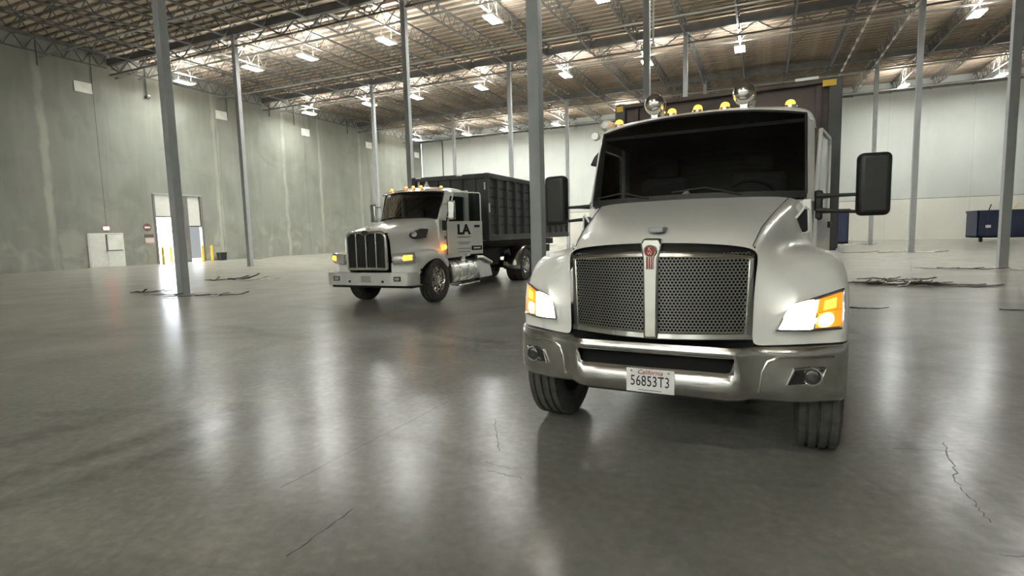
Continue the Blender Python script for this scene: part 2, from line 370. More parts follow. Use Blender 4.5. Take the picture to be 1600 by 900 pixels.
gw = gw.mesh('girder_web', smooth=0); gw.materials.append(M['steel_dark'])
for r_ in range(-2, 5):
    g = bpy.data.objects.new('girder', gm); COL.objects.link(g); g.parent = ce; g.location = (0, CY0+CDY*r_, 0)
    q = bpy.data.objects.new('girder_web', gw); COL.objects.link(q); q.parent = g
for yy, zz in ((19.0, 12.45), (24.6, 12.5), (30.6, 12.45), (36.5, 12.5), (48.4, 12.5), (54.8, 12.3)):
    MB().tube([(XL, yy, zz), (XR, yy, zz)], .05, 6).build('sprinkler_pipe', 'pipe', ce)
for xx, y0, y1 in ((4.95, 30.0, 51.0), (6.88, 32.5, 53.5)):  # added conduits whose white bands imitate light glints on the joist chords
    pp = MB().tube([(xx, y0, 12.35), (xx, y1, 12.35)], .035, 6).build('glint_run', 'pipe', ce)
    bd = MB().lathe([(-.26, .03), (-.2, .075), (.2, .075), (.26, .03)], 8, 'y').mesh('chord_glint'); bd.materials.append(M['white2'])
    yy = y0+.5
    while yy < y1:
        q = bpy.data.objects.new('chord_glint', bd); COL.objects.link(q); q.parent = pp; q.location = (xx, yy, 12.35); yy += 1.75

# columns
def column(i, j, label):
    h = 12.9; x, y = CX0+i*CDX, CY0+j*CDY
    root = tag(empty('steel_column', (x, y, 0)), label, 'column', 'grey steel roof columns')
    MB().box(-.125, .125, -.125, .125, .02, h-.03).build('shaft', 'col_grey', root, smooth=0, bevel=.012)
    MB().box(-.19, .19, -.19, .19, 0, .02).build('base_plate', 'col_grey', root, smooth=0)
    MB().box(-.2, .2, -.2, .2, h-.03, h).build('cap_plate', 'col_grey', root, smooth=0)
    return root
column(-1, 1, 'tall grey steel column at left with torn scraps around its base')
column(0, 1, 'nearest and widest grey steel column, between the two trucks')
column(-2, 2, 'grey steel column to the right of the black bin and loading opening')
column(-1, 2, 'grey steel column directly behind the cab of the smaller-looking far truck')
column(0, 2, 'grey steel column with a thin white pipe rising above the near truck roof left side')
column(1, 2, 'rightmost grey steel column in front of the blue container')
column(-2, 3, 'thin grey steel column with a ceiling light glowing behind its upper end')
column(-1, 3, 'thin grey steel column rising above the middle of the ribbed black container')
column(0, 3, 'short visible grey column top above the near truck marker lights')
column(1, 3, 'grey steel column second from the right edge, right of the near truck mirror')
column(-2, 4, 'faint thin grey column by the back wall above the ribbed container front')
column(-1, 4, 'thin grey column by the back wall, right of the nearest widest column')
column(0, 4, 'farthest column, its top just showing over the near truck container')
column(1, 4, 'thin grey column passing behind the near truck right-hand door mirror')
pw = MB().tube([(-3.98, 22.55, 8.7), (-3.98, 22.55, 12.6)], .035, 8).build('hanging_pipe', 'white2')
MB().box(-4.06, -3.9, 22.5, 22.6, 8.6, 8.72).build('pipe_end_bracket', 'white2', pw)
tag(pw, 'thin white vertical pipe hanging beside the column above the near truck', 'pipe')

# ceiling lights
def make_lamp():
    root = empty('ceiling_light')
    MB().box(-.30, .30, -.60, .60, .02, .10).box(-.31, -.27, -.61, .61, -.03, .03).box(.27, .31, -.61, .61, -.03, .03).build('housing', 'white2', root, smooth=0)
    MB().box(-.26, .26, -.56, .56, -.015, .018).build('diffuser', 'lamp', root, smooth=0)
    MB().box(-.24, .24, -.54, .54, .10, .112).build('ceiling_fill', 'fill_up', root, smooth=0)  # glowing top added to the fixture to brighten the ceiling
    for s in (-.45, .45): MB().tube([(0, s, .10), (0, s, 1.5)], .008, 4).build('hanger', 'pipe', root)
    return root
LX = [-35.5, -29.1, -24.6, -18.9, -12.4, -6.9, -1.4, 4.2, 9.9, 15.9]
ordn = ['first', 'second', 'third', 'fourth', 'fifth', 'sixth', 'seventh', 'eighth', 'ninth', 'tenth']
proto = None
def lamp(x, y, label, group='rectangular ceiling lights'):
    global proto
    if proto is None: proto = make_lamp(); o = proto
    else: o = copy_tree(proto)
    o.location = (x, y, 12.15); tag(o, label, 'ceiling light', group)
for rn, yy, idx in (('nearest', 25.75, (0, 1, 2, 3, 4, 5)), ('middle', 37.0, (0, 1, 2, 3, 4, 5, 6, 8)), ('farthest', 53.2, (0, 1, 2, 3, 4, 8, 9))):
    for n_, i in enumerate(idx):
        lamp(LX[i], yy, 'lit rectangular ceiling light, %s from the left in the %s row' % (ordn[n_], rn))
for yy, idx in ((25.75, (6, 8)), (-8.5, (4, 6)), (-19.0, (1, 3, 4, 5, 6, 7, 9)), (-27.0, (2, 4, 5, 6, 8))):  # unseen; the rows behind the camera are added to light the truck front
    for i in idx: lamp(LX[i], yy, 'unseen lit rectangular ceiling light beyond the frame of the view', 'ceiling lights out of view')

# loading opening, doors, signs, bollards on the left wall
def updoor(name, n, y0, y1, zb):
    d = tag(empty(name, (XL-.12, 0, 0)), kind='structure'); z = zb
    while z < OZ:
        MB().box(-.05, 0, y0, y1, z, min(z+.5, OZ)).build('door_section', 'white2', d, smooth=0, bevel=.01); z += .5
    MB().box(-.06, .01, y0, y1, zb-.06, zb+.01).build('bottom_seal', 'black', d, smooth=0)
updoor('door_1', 1, OY0+.1, 26.85, 3.32); updoor('door_2', 2, 27.3, OY1-.1, 2.65)
tag(MB().box(XL-.25, XL+.02, 26.85, 27.3, 0, OZ).build('trim_1', 'steel_dark', smooth=0), kind='structure')
tag(MB().box(-90, XL-.3, 0, 60, -.3, -.02).build('outside_ground', 'asphalt', smooth=0), kind='structure')
tag(MB().box(-46.2, -46.0, 32.3, 46, -.02, 3.4).build('outside_wall', 'grey_wall', smooth=0), kind='structure')

d3 = tag(empty('door_3', (XL, 0, 0)), kind='structure')
MB().box(0, .05, 20.45, 22.6, 0, 2.2).build('door_frame', 'white2', d3, smooth=0)
MB().box(.05, .075, 20.52, 21.52, .02, 2.13).build('door_leaf', 'white2', d3, smooth=0, bevel=.006)
MB().box(.05, .075, 21.54, 22.53, .02, 2.13).build('door_leaf', 'white2', d3, smooth=0, bevel=.006)
MB().box(.075, .15, 21.56, 22.46, 1.10, 2.1).build('notice_panel', 'board', d3, smooth=0, bevel=.01)
MB().box(.075, .10, 21.48, 22.48, 1.03, 2.12).build('panel_shadow', 'steel_dark', d3, smooth=0)  # dark sheet imitates the notice panel's shadow at its left and bottom
MB().box(.08, .14, 21.44, 21.5, .95, 1.15).build('door_handle', 'chrome_dull', d3)
ex = tag(empty('exit_sign', (XL, 21.6, 2.5)), 'small red lit exit sign above the white double door', 'sign')
MB().box(0, .06, -.19, .19, -.11, .11).build('sign_case', 'white2', ex, smooth=0)
MB().box(.06, .066, -.175, .175, -.10, .10).build('lit_face', 'red_lit', ex, smooth=0)
st = tag(empty('round_sign', (XL, 24.24, 2.55)), 'round dark red sign on the wall left of the bright opening', 'sign')
MB().lathe([(0, 0), (0, .27), (.02, .27), (.02, 0)], 28).build('sign_disc', mat('sign_maroon', (.20, .075, .07), .5), st)
MB().box(.021, .026, -.19, .19, -.06, .06).build('sign_bar', 'board', st, smooth=0)
tag(MB().box(XL, XL+.02, 24.0, 24.62, 1.86, 2.08).build('wall_sign', mat('sign_brown', (.12, .09, .085), .5), smooth=0), 'narrow dark rectangular sign under the round red sign', 'sign')
tag(MB().box(XL, XL+.02, 24.02, 24.62, 1.5, 1.83).build('wall_sign', mat('sign_pink', (.68, .55, .52), .5), smooth=0), 'pale pinkish rectangular sign, lowest of the three by the opening', 'sign')
for y, nm_ in ((21.1, 'white rectangular board high on the wall above the white double door'), (30.7, 'white rectangular board high on the wall beside a pale vertical streak, second from left'), (39.4, 'white square-looking board high on the wall, third from left'), (48.4, 'small white board high on the wall behind the thin column'), (57.4, 'smallest white board high on the wall beside the back corner')):
    b = tag(empty('wall_board', (XL, y, 11.2)), nm_, 'board', 'white boards high on the left wall')
    MB().box(.02, .05, -.5, .5, -.32, .32).build('panel', 'board', b, smooth=0)
    MB().box(0, .02, -.46, .46, -.28, .28).build('backing', 'pipe', b, smooth=0)
    MB().tube([(.06, .52, -.1), (.06, .55, 2.2)], .03, 6).build('conduit', 'steel_dark', b)
for y, z0 in ((24.95, 11.4), (18.75, 11.9), (35.3, 11.9), (38.0, 11.6), (45.0, 11.9), (50.0, 11.6)):
    q = MB().tube([(XL+.15, y, 13.3), (XL+.15, y, z0)], .05, 8).build('drop_conduit', 'steel_dark')
    if y == 24.95:
        MB().box(XL+.05, XL+.35, y-.12, y+.12, z0-.12, z0).build('floodlight', 'steel_dark', q, bevel=.02); MB().box(XL+.3, XL+.36, y-.06, y+.1, z0+.02, z0+.10).build('bracket', 'plate', q)
    tag(q, {24.95: 'dark pole with a small fitting hanging high on the left wall', 18.75: 'dark conduit above the leftmost pale streak on the wall', 35.3: 'dark vertical conduit high on the wall right of the second board', 38.0: 'dark conduit high on the wall just left of the third board', 45.0: 'dark conduit high on the wall between third and fourth boards', 50.0: 'farthest dark conduit high on the left wall'}[y], 'conduit')
pt = MB().tube([(XL+.005, 23.1, 12.2), (XL+.3, 23.1, 12.2), (XL+.3, 24.7, 12.95), (XL+.005, 24.7, 12.95)], .06, 8).build('brace_pipe', 'steel_dark'); tag(pt, 'dark slanting pipe high on the left wall near the first board', 'pipe')

def bollard(y, label, x=-37.85, h=1.18):
    b = tag(empty('bollard', (x, y, 0)), label, 'bollard', 'yellow bollards at the opening')
    MB().lathe([(0, .0), (0, .085), (h-.05, .085), (h-.02, .06), (h, 0)], 16, 'z').build('post', 'yellow', b)
    MB().lathe([(0, .13), (.02, .13), (.02, .09)], 16, 'z').build('base_ring', 'steel_dark', b)
bollard(24.75, 'yellow bollard on the left edge of the bright opening'); bollard(26.15, 'yellow bollard inside the bright opening, left of the near column', -39.1)
bollard(27.75, 'yellow bollard in front of the right jamb of the opening'); bollard(28.5, 'yellow bollard beside the black bin')
bn = tag(empty('waste_bin', (-37.9, 29.35, 0)), 'small black bin on the floor beside a yellow bollard', 'bin')
MB().hexa([(-.2, -.24, 0), (.2, -.24, 0), (.2, .24, 0), (-.2, .24, 0), (-.24, -.28, .58), (.24, -.28, .58), (.24, .28, .58), (-.24, .28, .58)]).build('bin_body', 'black', bn, bevel=.02)
MB().box(-.26, .26, -.3, .3, .56, .6).build('rim', 'chassis', bn, bevel=.01)

# ------------------------------------------------------------------ shared vehicle pieces
def wheel(parent, x, y, Rr, W, side, rim='chrome_dull', grooves=3, dish=.09):
    """tyre (axis x) at (x,y,Rr); side = +1 outer face towards +x"""
    h = W/2; pr = [(-h*.72, Rr*.60), (-h*.95, Rr*.68), (-h, Rr*.80), (-h*.93, Rr*.93), (-h*.82, Rr*.985)]
    n = grooves*2+1; xs = [-h*.80+1.6*h*k/n for k in range(n+1)]
    for k in range(n):
        a, b = xs[k], xs[k+1]
        if k % 2 == 0: pr += [(a, Rr), (b, Rr)]
        else:
            g = (b-a)*.30; c_ = (a+b)/2; pr[-1] = (c_-g, Rr); pr += [(c_-g*.8, Rr-.016), (c_+g*.8, Rr-.016)]; xs[k+1] = c_+g
    pr += [(h*.82, Rr*.985), (h*.93, Rr*.93), (h, Rr*.80), (h*.95, Rr*.68), (h*.72, Rr*.60)]
    t = MB().lathe(pr, 56, closed=True).build('tyre', 'rubber', parent, loc=(x, y, Rr), smooth=28)
    s = side
    rp = [(s*h*.74, Rr*.61), (s*h*.80, Rr*.58), (s*h*.6, Rr*.55), (s*(h*.6-dish*.4), Rr*.53), (s*(h*.55-dish*.6), Rr*.40), (s*(h*.6-dish*.2), Rr*.26), (s*(h*.7), Rr*.22), (s*(h*.85), Rr*.17), (s*(h*.9), Rr*.08), (s*(h*.9), 0)]
    rm = MB().lathe(rp, 40).build('rim', rim, t, smooth=30)
    nuts = MB()
    for k in range(10):
        a = 2*math.pi*k/10; c_ = (0, math.cos(a)*Rr*.31, math.sin(a)*Rr*.31)
        nuts.lathe([(s*(h*.4), .018), (s*h*.72, .018), (s*h*.78, .010), (s*h*.78, 0)], 8, c=c_)
    nuts.build('lug_nut_ring', rim, t)
    hol = MB()
    for k in range(10):
        a = 2*math.pi*(k+.5)/10; c_ = (0, math.cos(a)*Rr*.465, math.sin(a)*Rr*.465)
        hol.lathe([(s*(h*.60-dish*.45), 0), (s*(h*.60-dish*.45), .026), (s*(h*.5-dish*.45), .026)], 10, c=c_)
    hol.build('hand_hole_ring', 'void', t)
    MB().lathe([(-s*h*.4, 0), (-s*h*.4, Rr*.62)], 24).build('inner_disc', 'chassis', t)
    return t
def marker(parent, x, y, z):
    b = MB().lathe([(-.02, .052), (.012, .052), (.02, .04)], 14, 'z').build('marker_light', 'chrome', parent, loc=(x, y, z))
    MB().lathe([(.012, .040), (.035, .040), (.052, .030), (.06, .014), (.062, 0)], 14, 'z').build('amber_lens', 'amber_core', b)
    return b
def rear_axles(parent, vs, Rr=.5, W=.27, uo=1.03, ui=.73):
    for v in vs:
        for s in (-1, 1):
            wheel(parent, s*uo, v, Rr, W, s, 'chrome_dull', dish=.14); wheel(parent, s*ui, v, Rr, W, s, 'chassis')
        MB().tube([(-.9, v, Rr), (.9, v, Rr)], .09, 10).build('axle', 'chassis', parent)
def container(name, parent_pose, hw, v0, v1, z0, z1, mt, ribs, frontmt, label, hlines=True, frh=.10):
    th, ox, oy = parent_pose; root = tag(empty(name, (ox, oy, 0), -th), label, 'container')
    t = .05
    MB().box(-hw+t, hw-t, v0+t, v1-t, z0, z0+.1).build('floor_plate', mt, root, smooth=0)
    for s in (-1, 1): MB().box(s*(hw-t)-.02, s*(hw-t)+.02, v0, v1, z0, z1).build('side_wall', mt, root, smooth=0)
    MB().box(-hw+t, hw-t, v0, v0+.05, z0, z1).build('front_wall', frontmt, root, smooth=0)
    MB().box(-hw+t, hw-t, v1-.05, v1, z0, z1-.02).build('rear_gate', mt, root, smooth=0)
    for s in (-1, 1):
        MB().box(s*hw-.06, s*hw+.06, v0-.05, v1, z1-.09, z1+.04).build('top_rail', mt, root, smooth=0, bevel=.01)
        MB().box(s*hw-.06, s*hw+.05, v0-.05, v1, z0-.02, z0+.16).build('bottom_rail', mt, root, smooth=0, bevel=.01)
        MB().box(s*hw-.07, s*hw+.06, v0-.06, v0+.08, z0, z1).build('corner_post', mt, root, smooth=0, bevel=.01)
    MB().box(-hw, hw, v0-.06, v0+.05, z1-frh, z1+.03).build('front_rail', frontmt, root, smooth=0, bevel=.01)
    v = v0+ribs
    while v < v1-.1:
        for s in (-1, 1): MB().hexa([(s*(hw-.05), v-.07, z0+.1), (s*(hw+.05), v-.035, z0+.1), (s*(hw+.05), v+.035, z0+.1), (s*(hw-.05), v+.07, z0+.1), (s*(hw-.05), v-.07, z1-.05), (s*(hw+.05), v-.035, z1-.05), (s*(hw+.05), v+.035, z1-.05), (s*(hw-.05), v+.07, z1-.05)]).build('rib', mt, root, smooth=0)
        v += ribs
    if hlines:
        nz = 6
        for k in range(1, nz):
            z = z0+.16+(z1-z0-.25)*k/nz
            for s in (-1, 1): MB().box(min(s*(hw-.05), s*(hw+.012)), max(s*(hw-.05), s*(hw+.012)), v0, v1, z-.018, z+.018).build('groove_shade', 'chassis', root, smooth=0)  # dark strips imitate the shadow in grooves between panel cells
    return root

# ------------------------------------------------------------------ near truck
KTH, KOX, KOY = 0.0448, -0.6288, 3.8506
kw = tag(empty('roll_off_truck', (KOX, KOY, 0), -KTH), 'large white roll-off truck facing the camera with lit headlights and mesh grille', 'truck')
def netmesh(cols, mirror=True):
    """cols: list of columns; each column dict row->(u,v,z)"""
    mb = MB(); idx = {}
    for i, c_ in enumerate(cols):
        for j, p in c_.items(): idx[i, j] = len(mb.v); mb.v.append(p)
    for i in range(len(cols)-1):
        for j in range(-2, 30):
            q = [(i, j), (i+1, j), (i+1, j+1), (i, j+1)]
            if all(k in idx for k in q): mb.f.append(tuple(idx[k] for k in q))
    if mirror: mb.mirror()
    return mb
# hood with fenders: one moulding
cols = [
 {4: (0, -.235, 1.505), 5: (0, -.13, 1.565), 6: (0, .12, 1.635), 7: (0, .48, 1.72), 8: (0, .82, 1.79), 9: (0, 1.10, 1.845)},
 {4: (.22, -.22, 1.50), 5: (.22, -.115, 1.56), 6: (.22, .13, 1.63), 7: (.23, .49, 1.715), 8: (.24, .83, 1.785), 9: (.25, 1.11, 1.842)},
 {4: (.42, -.18, 1.488), 5: (.43, -.08, 1.548), 6: (.44, .15, 1.618), 7: (.47, .50, 1.70), 8: (.50, .84, 1.775), 9: (.52, 1.13, 1.838)},
 {4: (.585, -.125, 1.465), 5: (.60, -.03, 1.52), 6: (.62, .18, 1.59), 7: (.67, .52, 1.675), 8: (.73, .86, 1.755), 9: (.78, 1.18, 1.825)},
 {0: (.595, -.17, .86), 1: (.595, -.17, .95), 2: (.60, -.165, 1.1), 3: (.605, -.15, 1.28), 4: (.625, -.11, 1.42), 5: (.645, .0, 1.475), 6: (.675, .2, 1.535), 7: (.735, .53, 1.605), 8: (.80, .87, 1.69), 9: (.865, 1.22, 1.78)},
 {0: (.66, -.14, .86), 1: (.66, -.14, .95), 2: (.66, -.13, 1.1), 3: (.665, -.11, 1.26), 4: (.68, -.07, 1.37), 5: (.70, .04, 1.42), 6: (.725, .22, 1.45), 7: (.775, .54, 1.49), 8: (.835, .88, 1.56), 9: (.90, 1.24, 1.66)},
 {0: (.77, -.09, .86), 1: (.77, -.09, .95), 2: (.775, -.05, 1.1), 3: (.78, .0, 1.24), 4: (.79, .06, 1.34), 5: (.80, .14, 1.40), 6: (.82, .28, 1.425), 7: (.86, .56, 1.44), 8: (.89, .88, 1.46), 9: (.925, 1.24, 1.50)},
 {0: (.93, .01, .86), 1: (.93, .01, .95), 2: (.935, .045, 1.1), 3: (.935, .09, 1.23), 4: (.94, .15, 1.335), 5: (.94, .23, 1.40), 6: (.945, .36, 1.43), 7: (.955, .6, 1.44), 8: (.965, .9, 1.43), 9: (.975, 1.22, 1.38)},
 {0: (1.06, .09, .86), 1: (1.06, .09, .95), 2: (1.065, .13, 1.1), 3: (1.065, .18, 1.21), 4: (1.065, .24, 1.305), 5: (1.06, .32, 1.37), 6: (1.055, .44, 1.405), 7: (1.055, .63, 1.41), 8: (1.05, .9, 1.39), 9: (1.045, 1.18, 1.3)},
 {0: (1.115, .15, .86), 1: (1.12, .15, .95), 2: (1.125, .19, 1.08), 3: (1.125, .24, 1.18), 4: (1.125, .30, 1.26), 5: (1.12, .38, 1.32), 6: (1.115, .49, 1.35), 7: (1.115, .65, 1.355), 8: (1.11, .88, 1.33), 9: (1.10, 1.13, 1.22)},
 {0: (1.135, .22, .86), 1: (1.14, .22, .93), 2: (1.145, .26, 1.03), 3: (1.145, .31, 1.10), 4: (1.145, .37, 1.155), 5: (1.145, .45, 1.19), 6: (1.145, .54, 1.205), 7: (1.145, .66, 1.205), 8: (1.14, .85, 1.17), 9: (1.13, 1.07, 1.02)},
 {0: (1.13, .26, .84), 1: (1.135, .28, .90), 2: (1.14, .33, .97), 3: (1.14, .38, 1.01), 4: (1.14, .44, 1.04), 5: (1.14, .50, 1.055), 6: (1.14, .57, 1.06), 7: (1.14, .67, 1.06), 8: (1.14, .82, 1.03), 9: (1.13, 1.02, .88)},
]
# two separate nets would split along the panel line; here the hood is one mirrored moulding welded at the centre
mb = netmesh(cols); hood = mb.build('hood', 'white', kw, sub=2, weld=.0005)
for s in (-1, 1):
    # panel line between hood top and side
    MB().tube([(s*.585, -.10, 1.476), (s*.62, .16, 1.585), (s*.67, .50, 1.672), (s*.725, .84, 1.752), (s*.77, 1.12, 1.815)], .0035, 5).build('panel_line', 'seal', hood)
    # dark air intake set in the cowl side
    q = [(s*.79, 1.02, 1.592), (s*.885, 1.09, 1.722), (s*.905, 1.12, 1.70), (s*.91, 1.12, 1.555), (s*.89, 1.08, 1.538), (s*.82, 1.02, 1.538)]
    MB().prism([(a, b-.11, c_) for a, b, c_ in q], (s*.02, .22, 0)).build('air_intake', 'black', hood, bevel=.008)
    cx_ = sum(p[0] for p in q)/6; cz_ = sum(p[2] for p in q)/6
    MB().tube([(cx_+(a-cx_)*1.12, b-.115, cz_+(c_-cz_)*1.12) for a, b, c_ in q], .010, 6, closed=True).build('intake_trim', 'white', hood)
    # flat cowl cheek under the pillar
    MB().prism([(s*.955, 1.20, 1.38), (s*.955, 1.46, 1.30), (s*.962, 1.46, 1.84), (s*.93, 1.24, 1.80)], (-s*.06, 0, 0)).build('cowl_panel', 'white', kw, bevel=.01)
# ornament mount
MB().box(-.05, .05, -.17, .0, 1.57, 1.605).build('hood_ornament_base', 'col_grey', hood, bevel=.012)

# grille
gr = MB().box(-.60, .60, -.10, -.06, .88, 1.47).build('grille', 'void', kw, smooth=0)
def gp(u, z, d=0.0):
    return (u, -.275+.17*(abs(u)/.6)**1.6+d, z)
def gbar(name, mt, pts, w_, h_, parent=gr, bev=.006):
    mb = MB()
    for p, q in zip(pts[:-1], pts[1:]): mb.bar(p, q, w_, h_)
    return mb.build(name, mt, parent, bevel=bev)
us = [-.60, -.45, -.3, -.15, 0, .15, .3, .45, .60]
def strip(name, mt, z0f, z1f, d0, d1, thick, parent=gr, uu=us, bev=.008):
    mb = MB(); n = len(uu); A = []
    for u in uu:
        a = gp(u, z0f(u), d0); b = gp(u, z1f(u), d1); A += [a, b, (b[0], b[1]+thick, b[2]), (a[0], a[1]+thick, a[2])]
    fs = []
    for i in range(n-1):
        for k in range(4): fs.append((i*4+k, i*4+(k+1) % 4, (i+1)*4+(k+1) % 4, (i+1)*4+k))
    fs += [(0, 1, 2, 3), tuple((n-1)*4+k for k in (3, 2, 1, 0))]
    return mb.add(A, fs).build(name, mt, parent, bevel=bev, smooth=30)
strip('grille_brow', 'dark_chrome', lambda u: 1.445-.10*(abs(u))**2, lambda u: 1.512-.11*abs(u)**2, -.012, .05, .06)
strip('grille_frame_top', 'chrome', lambda u: 1.412-.06*abs(u)**2, lambda u: 1.448-.10*abs(u)**2, -.03, -.02, .05)
strip('grille_frame_bottom', 'chrome', lambda u: .885, lambda u: .93, -.03, -.02, .06)
for s in (-1, 1):
    MB().prism([gp(s*.545, .89, -.02), gp(s*.60, .89, -.015), gp(s*.60, 1.43, -.01), gp(s*.565, 1.41, -.02)], (0, .07, 0)).build('grille_frame_side', 'chrome', gr, bevel=.012)
MB().prism([(-.046, -.32, .89), (.046, -.32, .89), (.05, -.315, 1.40), (.066, -.305, 1.50), (.055, -.28, 1.535), (-.055, -.28, 1.535), (-.066, -.305, 1.50), (-.05, -.315, 1.40)], (0, .09, 0)).build('grille_divider', 'chrome', gr, bevel=.015)
# perforated panels: hexagon cells with holes
for s in (-1, 1):
    mb = MB(); P_ = .0222; row = 0; z = .925
    while z < 1.425:
        u = .05+(P_/2 if row % 2 else 0)
        while u < .575:
            ring = []
            for rad in (P_/math.sqrt(3)*1.0, P_*.415):
                for k in range(6):
                    a = math.pi/6+k*math.pi/3; ring.append(gp(s*(u+rad*math.cos(a)), z+rad*math.sin(a), -.004))
            mb.add(ring, [(k, (k+1) % 6, 6+(k+1) % 6, 6+k) for k in range(6)])
            u += P_
        z += P_*math.sqrt(3)/2; row += 1
    mb.build('grille_mesh', 'mesh', gr, smooth=0, solid=.004)
    MB().grid([[gp(s*(.05+.52*k/5), zz, .03) for k in range(6)] for zz in (.92, 1.43)]).build('radiator_screen', 'void', gr)
# emblem: winged shield with letters
em = MB().prism([(.034*math.cos(a), -.328, 1.455+.034*math.sin(a)) for a in [k*math.pi/10 for k in range(20)]], (0, .012, 0)).build('emblem', 'red', gr)
MB().tube([(.036*math.cos(a), -.33, 1.455+.036*math.sin(a)) for a in [k*math.pi/12 for k in range(24)]], .0045, 6, closed=True).build('emblem_ring', 'chrome', gr)
MB().prism([(-.024, -.328, 1.34), (.024, -.328, 1.34), (.027, -.328, 1.425), (-.027, -.328, 1.425)], (0, .01, 0)).build('emblem_tail', 'red', gr, bevel=.004)
for k in range(4): MB().box(-.024+k*.0145, -.0195+k*.0145, -.333, -.327, 1.342, 1.422).build('emblem_stripe', 'chrome', gr, smooth=0)
text('emblem_letter', 'K', .034, 'chrome', gr, (0, -.331, 1.468), FRONT); text('emblem_letter', 'W', .032, 'chrome', gr, (0, -.331, 1.441), FRONT)

# bumper
def bv(u):
    u = abs(u); pts = [(0, -.30), (.46, -.292), (.52, -.275), (.58, -.215), (.64, -.175), (.78, -.145), (.92, -.085), (1.03, .0), (1.095, .07), (1.122, .14), (1.13, .25), (1.13, .45)]
    for (a, b), (c_, d) in zip(pts[:-1], pts[1:]):
        if u <= c_: return b+(d-b)*(u-a)/(c_-a)
    return pts[-1][1]
bu = [0, .16, .32, .46, .50, .535, .58, .62, .70, .78, .86, .94, 1.0, 1.05, 1.09, 1.115]
stn = [(-u, bv(u)) for u in reversed(bu[1:])]+[(u, bv(u)) for u in bu]
stn = [(-1.13, .40), (-1.128, .2)]+stn+[(1.128, .2), (1.13, .40)]
def bprof(u):      # (dv, z) rows from top back edge to bottom back edge
    e = max(0, (abs(u)-.58)/.55)
    top = .845; bot = .515-.03*e
    return [(.09, top-.005), (.012, top), (0, top-.022), (0, .80), (0, .69), (.0, .60), (.012, bot+.05), (.05, bot+.01), (.11, bot)]
rows = []
for u, v in stn: rows.append([(u, v+d, z) for d, z in bprof(u)])
mb = MB(); n_, m_ = len(rows), len(rows[0]); mb.v = [p for r_ in rows for p in r_]
for i in range(n_-1):
    for k in range(m_-1):
        um = (rows[i][0][0]+rows[i+1][0][0])/2
        if k == 3 and abs(um) < .50: continue
        mb.f.append((i*m_+k, (i+1)*m_+k, (i+1)*m_+k+1, i*m_+k+1))
bmp = mb.build('bumper', 'chrome_dull', kw, solid=.012, smooth=50)
# opening frame and dark inside
ouv = [-.50, -.46, -.32, -.16, 0, .16, .32, .46, .50]
MB().grid([[(u, bv(u)+.07, z) for u in ouv] for z in (.66, .83)]).build('bumper_opening_back', 'void', bmp)
MB().tube([(u, bv(u)+.002, .80) for u in ouv]+[(.515, bv(.515), .775), (.49, bv(.49), .70), (.46, bv(.46)+.002, .688)]+[(u, bv(u)+.002, .688) for u in reversed(ouv[2:-2])]+[(-.46, bv(.46)+.002, .688), (-.49, bv(.49), .70), (-.515, bv(.515), .775)], .012, 6, closed=True).build('opening_rim', 'chrome_dull', bmp)
MB().box(-.6, .6, -.12, -.04, .83, .895).build('bumper_gap_filler', 'void', bmp, smooth=0)
for s in (-1, 1):
    MB().prism([(s*.6, -.06, .835), (s*1.0, .10, .835), (s*1.1, .22, .835), (s*.6, .22, .835)], (0, 0, .03)).build('bumper_gap_filler', 'void', bmp, smooth=0)
    MB().tube([(s*.60, bv(.60)-.004, .84), (s*.598, bv(.598)-.004, .70), (s*.57, bv(.57)-.004, .56)], .005, 5).build('bumper_seam', 'seal', bmp)
    # pressed panel around the fog lamp
    crz = [(.64, .57), (.655, .70), (.685, .765), (.74, .79), (.85, .792), (.97, .79), (1.04, .785)]
    MB().tube([(s*u, bv(u)-.008, z) for u, z in crz], .013, 8).build('bumper_ridge', 'chrome_dull', bmp)
    fq = [(.795, .63), (.83, .722), (.92, .728), (1.0, .722), (.985, .67), (.955, .632), (.87, .625)]
    fo = MB().prism([(s*u, bv(u)-.020, z) for u, z in fq], (0, .03, 0)).build('fog_lamp', 'dark_chrome', kw, smooth=0)
    MB().tube([(s*u, bv(u)-.022, z) for u, z in fq], .008, 6, closed=True).build('fog_trim', 'chrome', fo)
    MB().lathe([(-.012, .0), (-.016, .025), (-.01, .042), (.0, .05), (.03, .05)], 20, 'y', c=(s*.93, bv(.93)-.024, .678)).build('fog_lens', 'dark_chrome', fo)
    MB().tube([(s*(.93+.052*math.cos(a)), bv(.93)-.030, .678+.052*math.sin(a)) for a in [k*math.pi/10 for k in range(20)]], .006, 6, closed=True).build('fog_ring', 'chrome', fo)
# number plate
lp = MB().box(-.155, .155, -.325, -.318, .535, .692).build('license_plate', 'plate', kw, smooth=0, bevel=.004)
text('plate_number', '56853T3', .098, 'ink', lp, (0, -.3265, .608), FRONT, xs=.70, spacing=1.04)
text('plate_state', 'California', .042, 'red', lp, (0, -.3265, .669), FRONT, shear=.35)
MB().box(-.075, .075, -.3262, -.325, .549, .5525).build('plate_line', 'ink', lp, smooth=0)
for a, b in ((-.12, .67), (.12, .67)): MB().lathe([(-.004, 0), (-.004, .007), (0, .007)], 8, 'y', c=(a, -.325, b+.005)).build('plate_bolt', 'chrome_dull', lp)

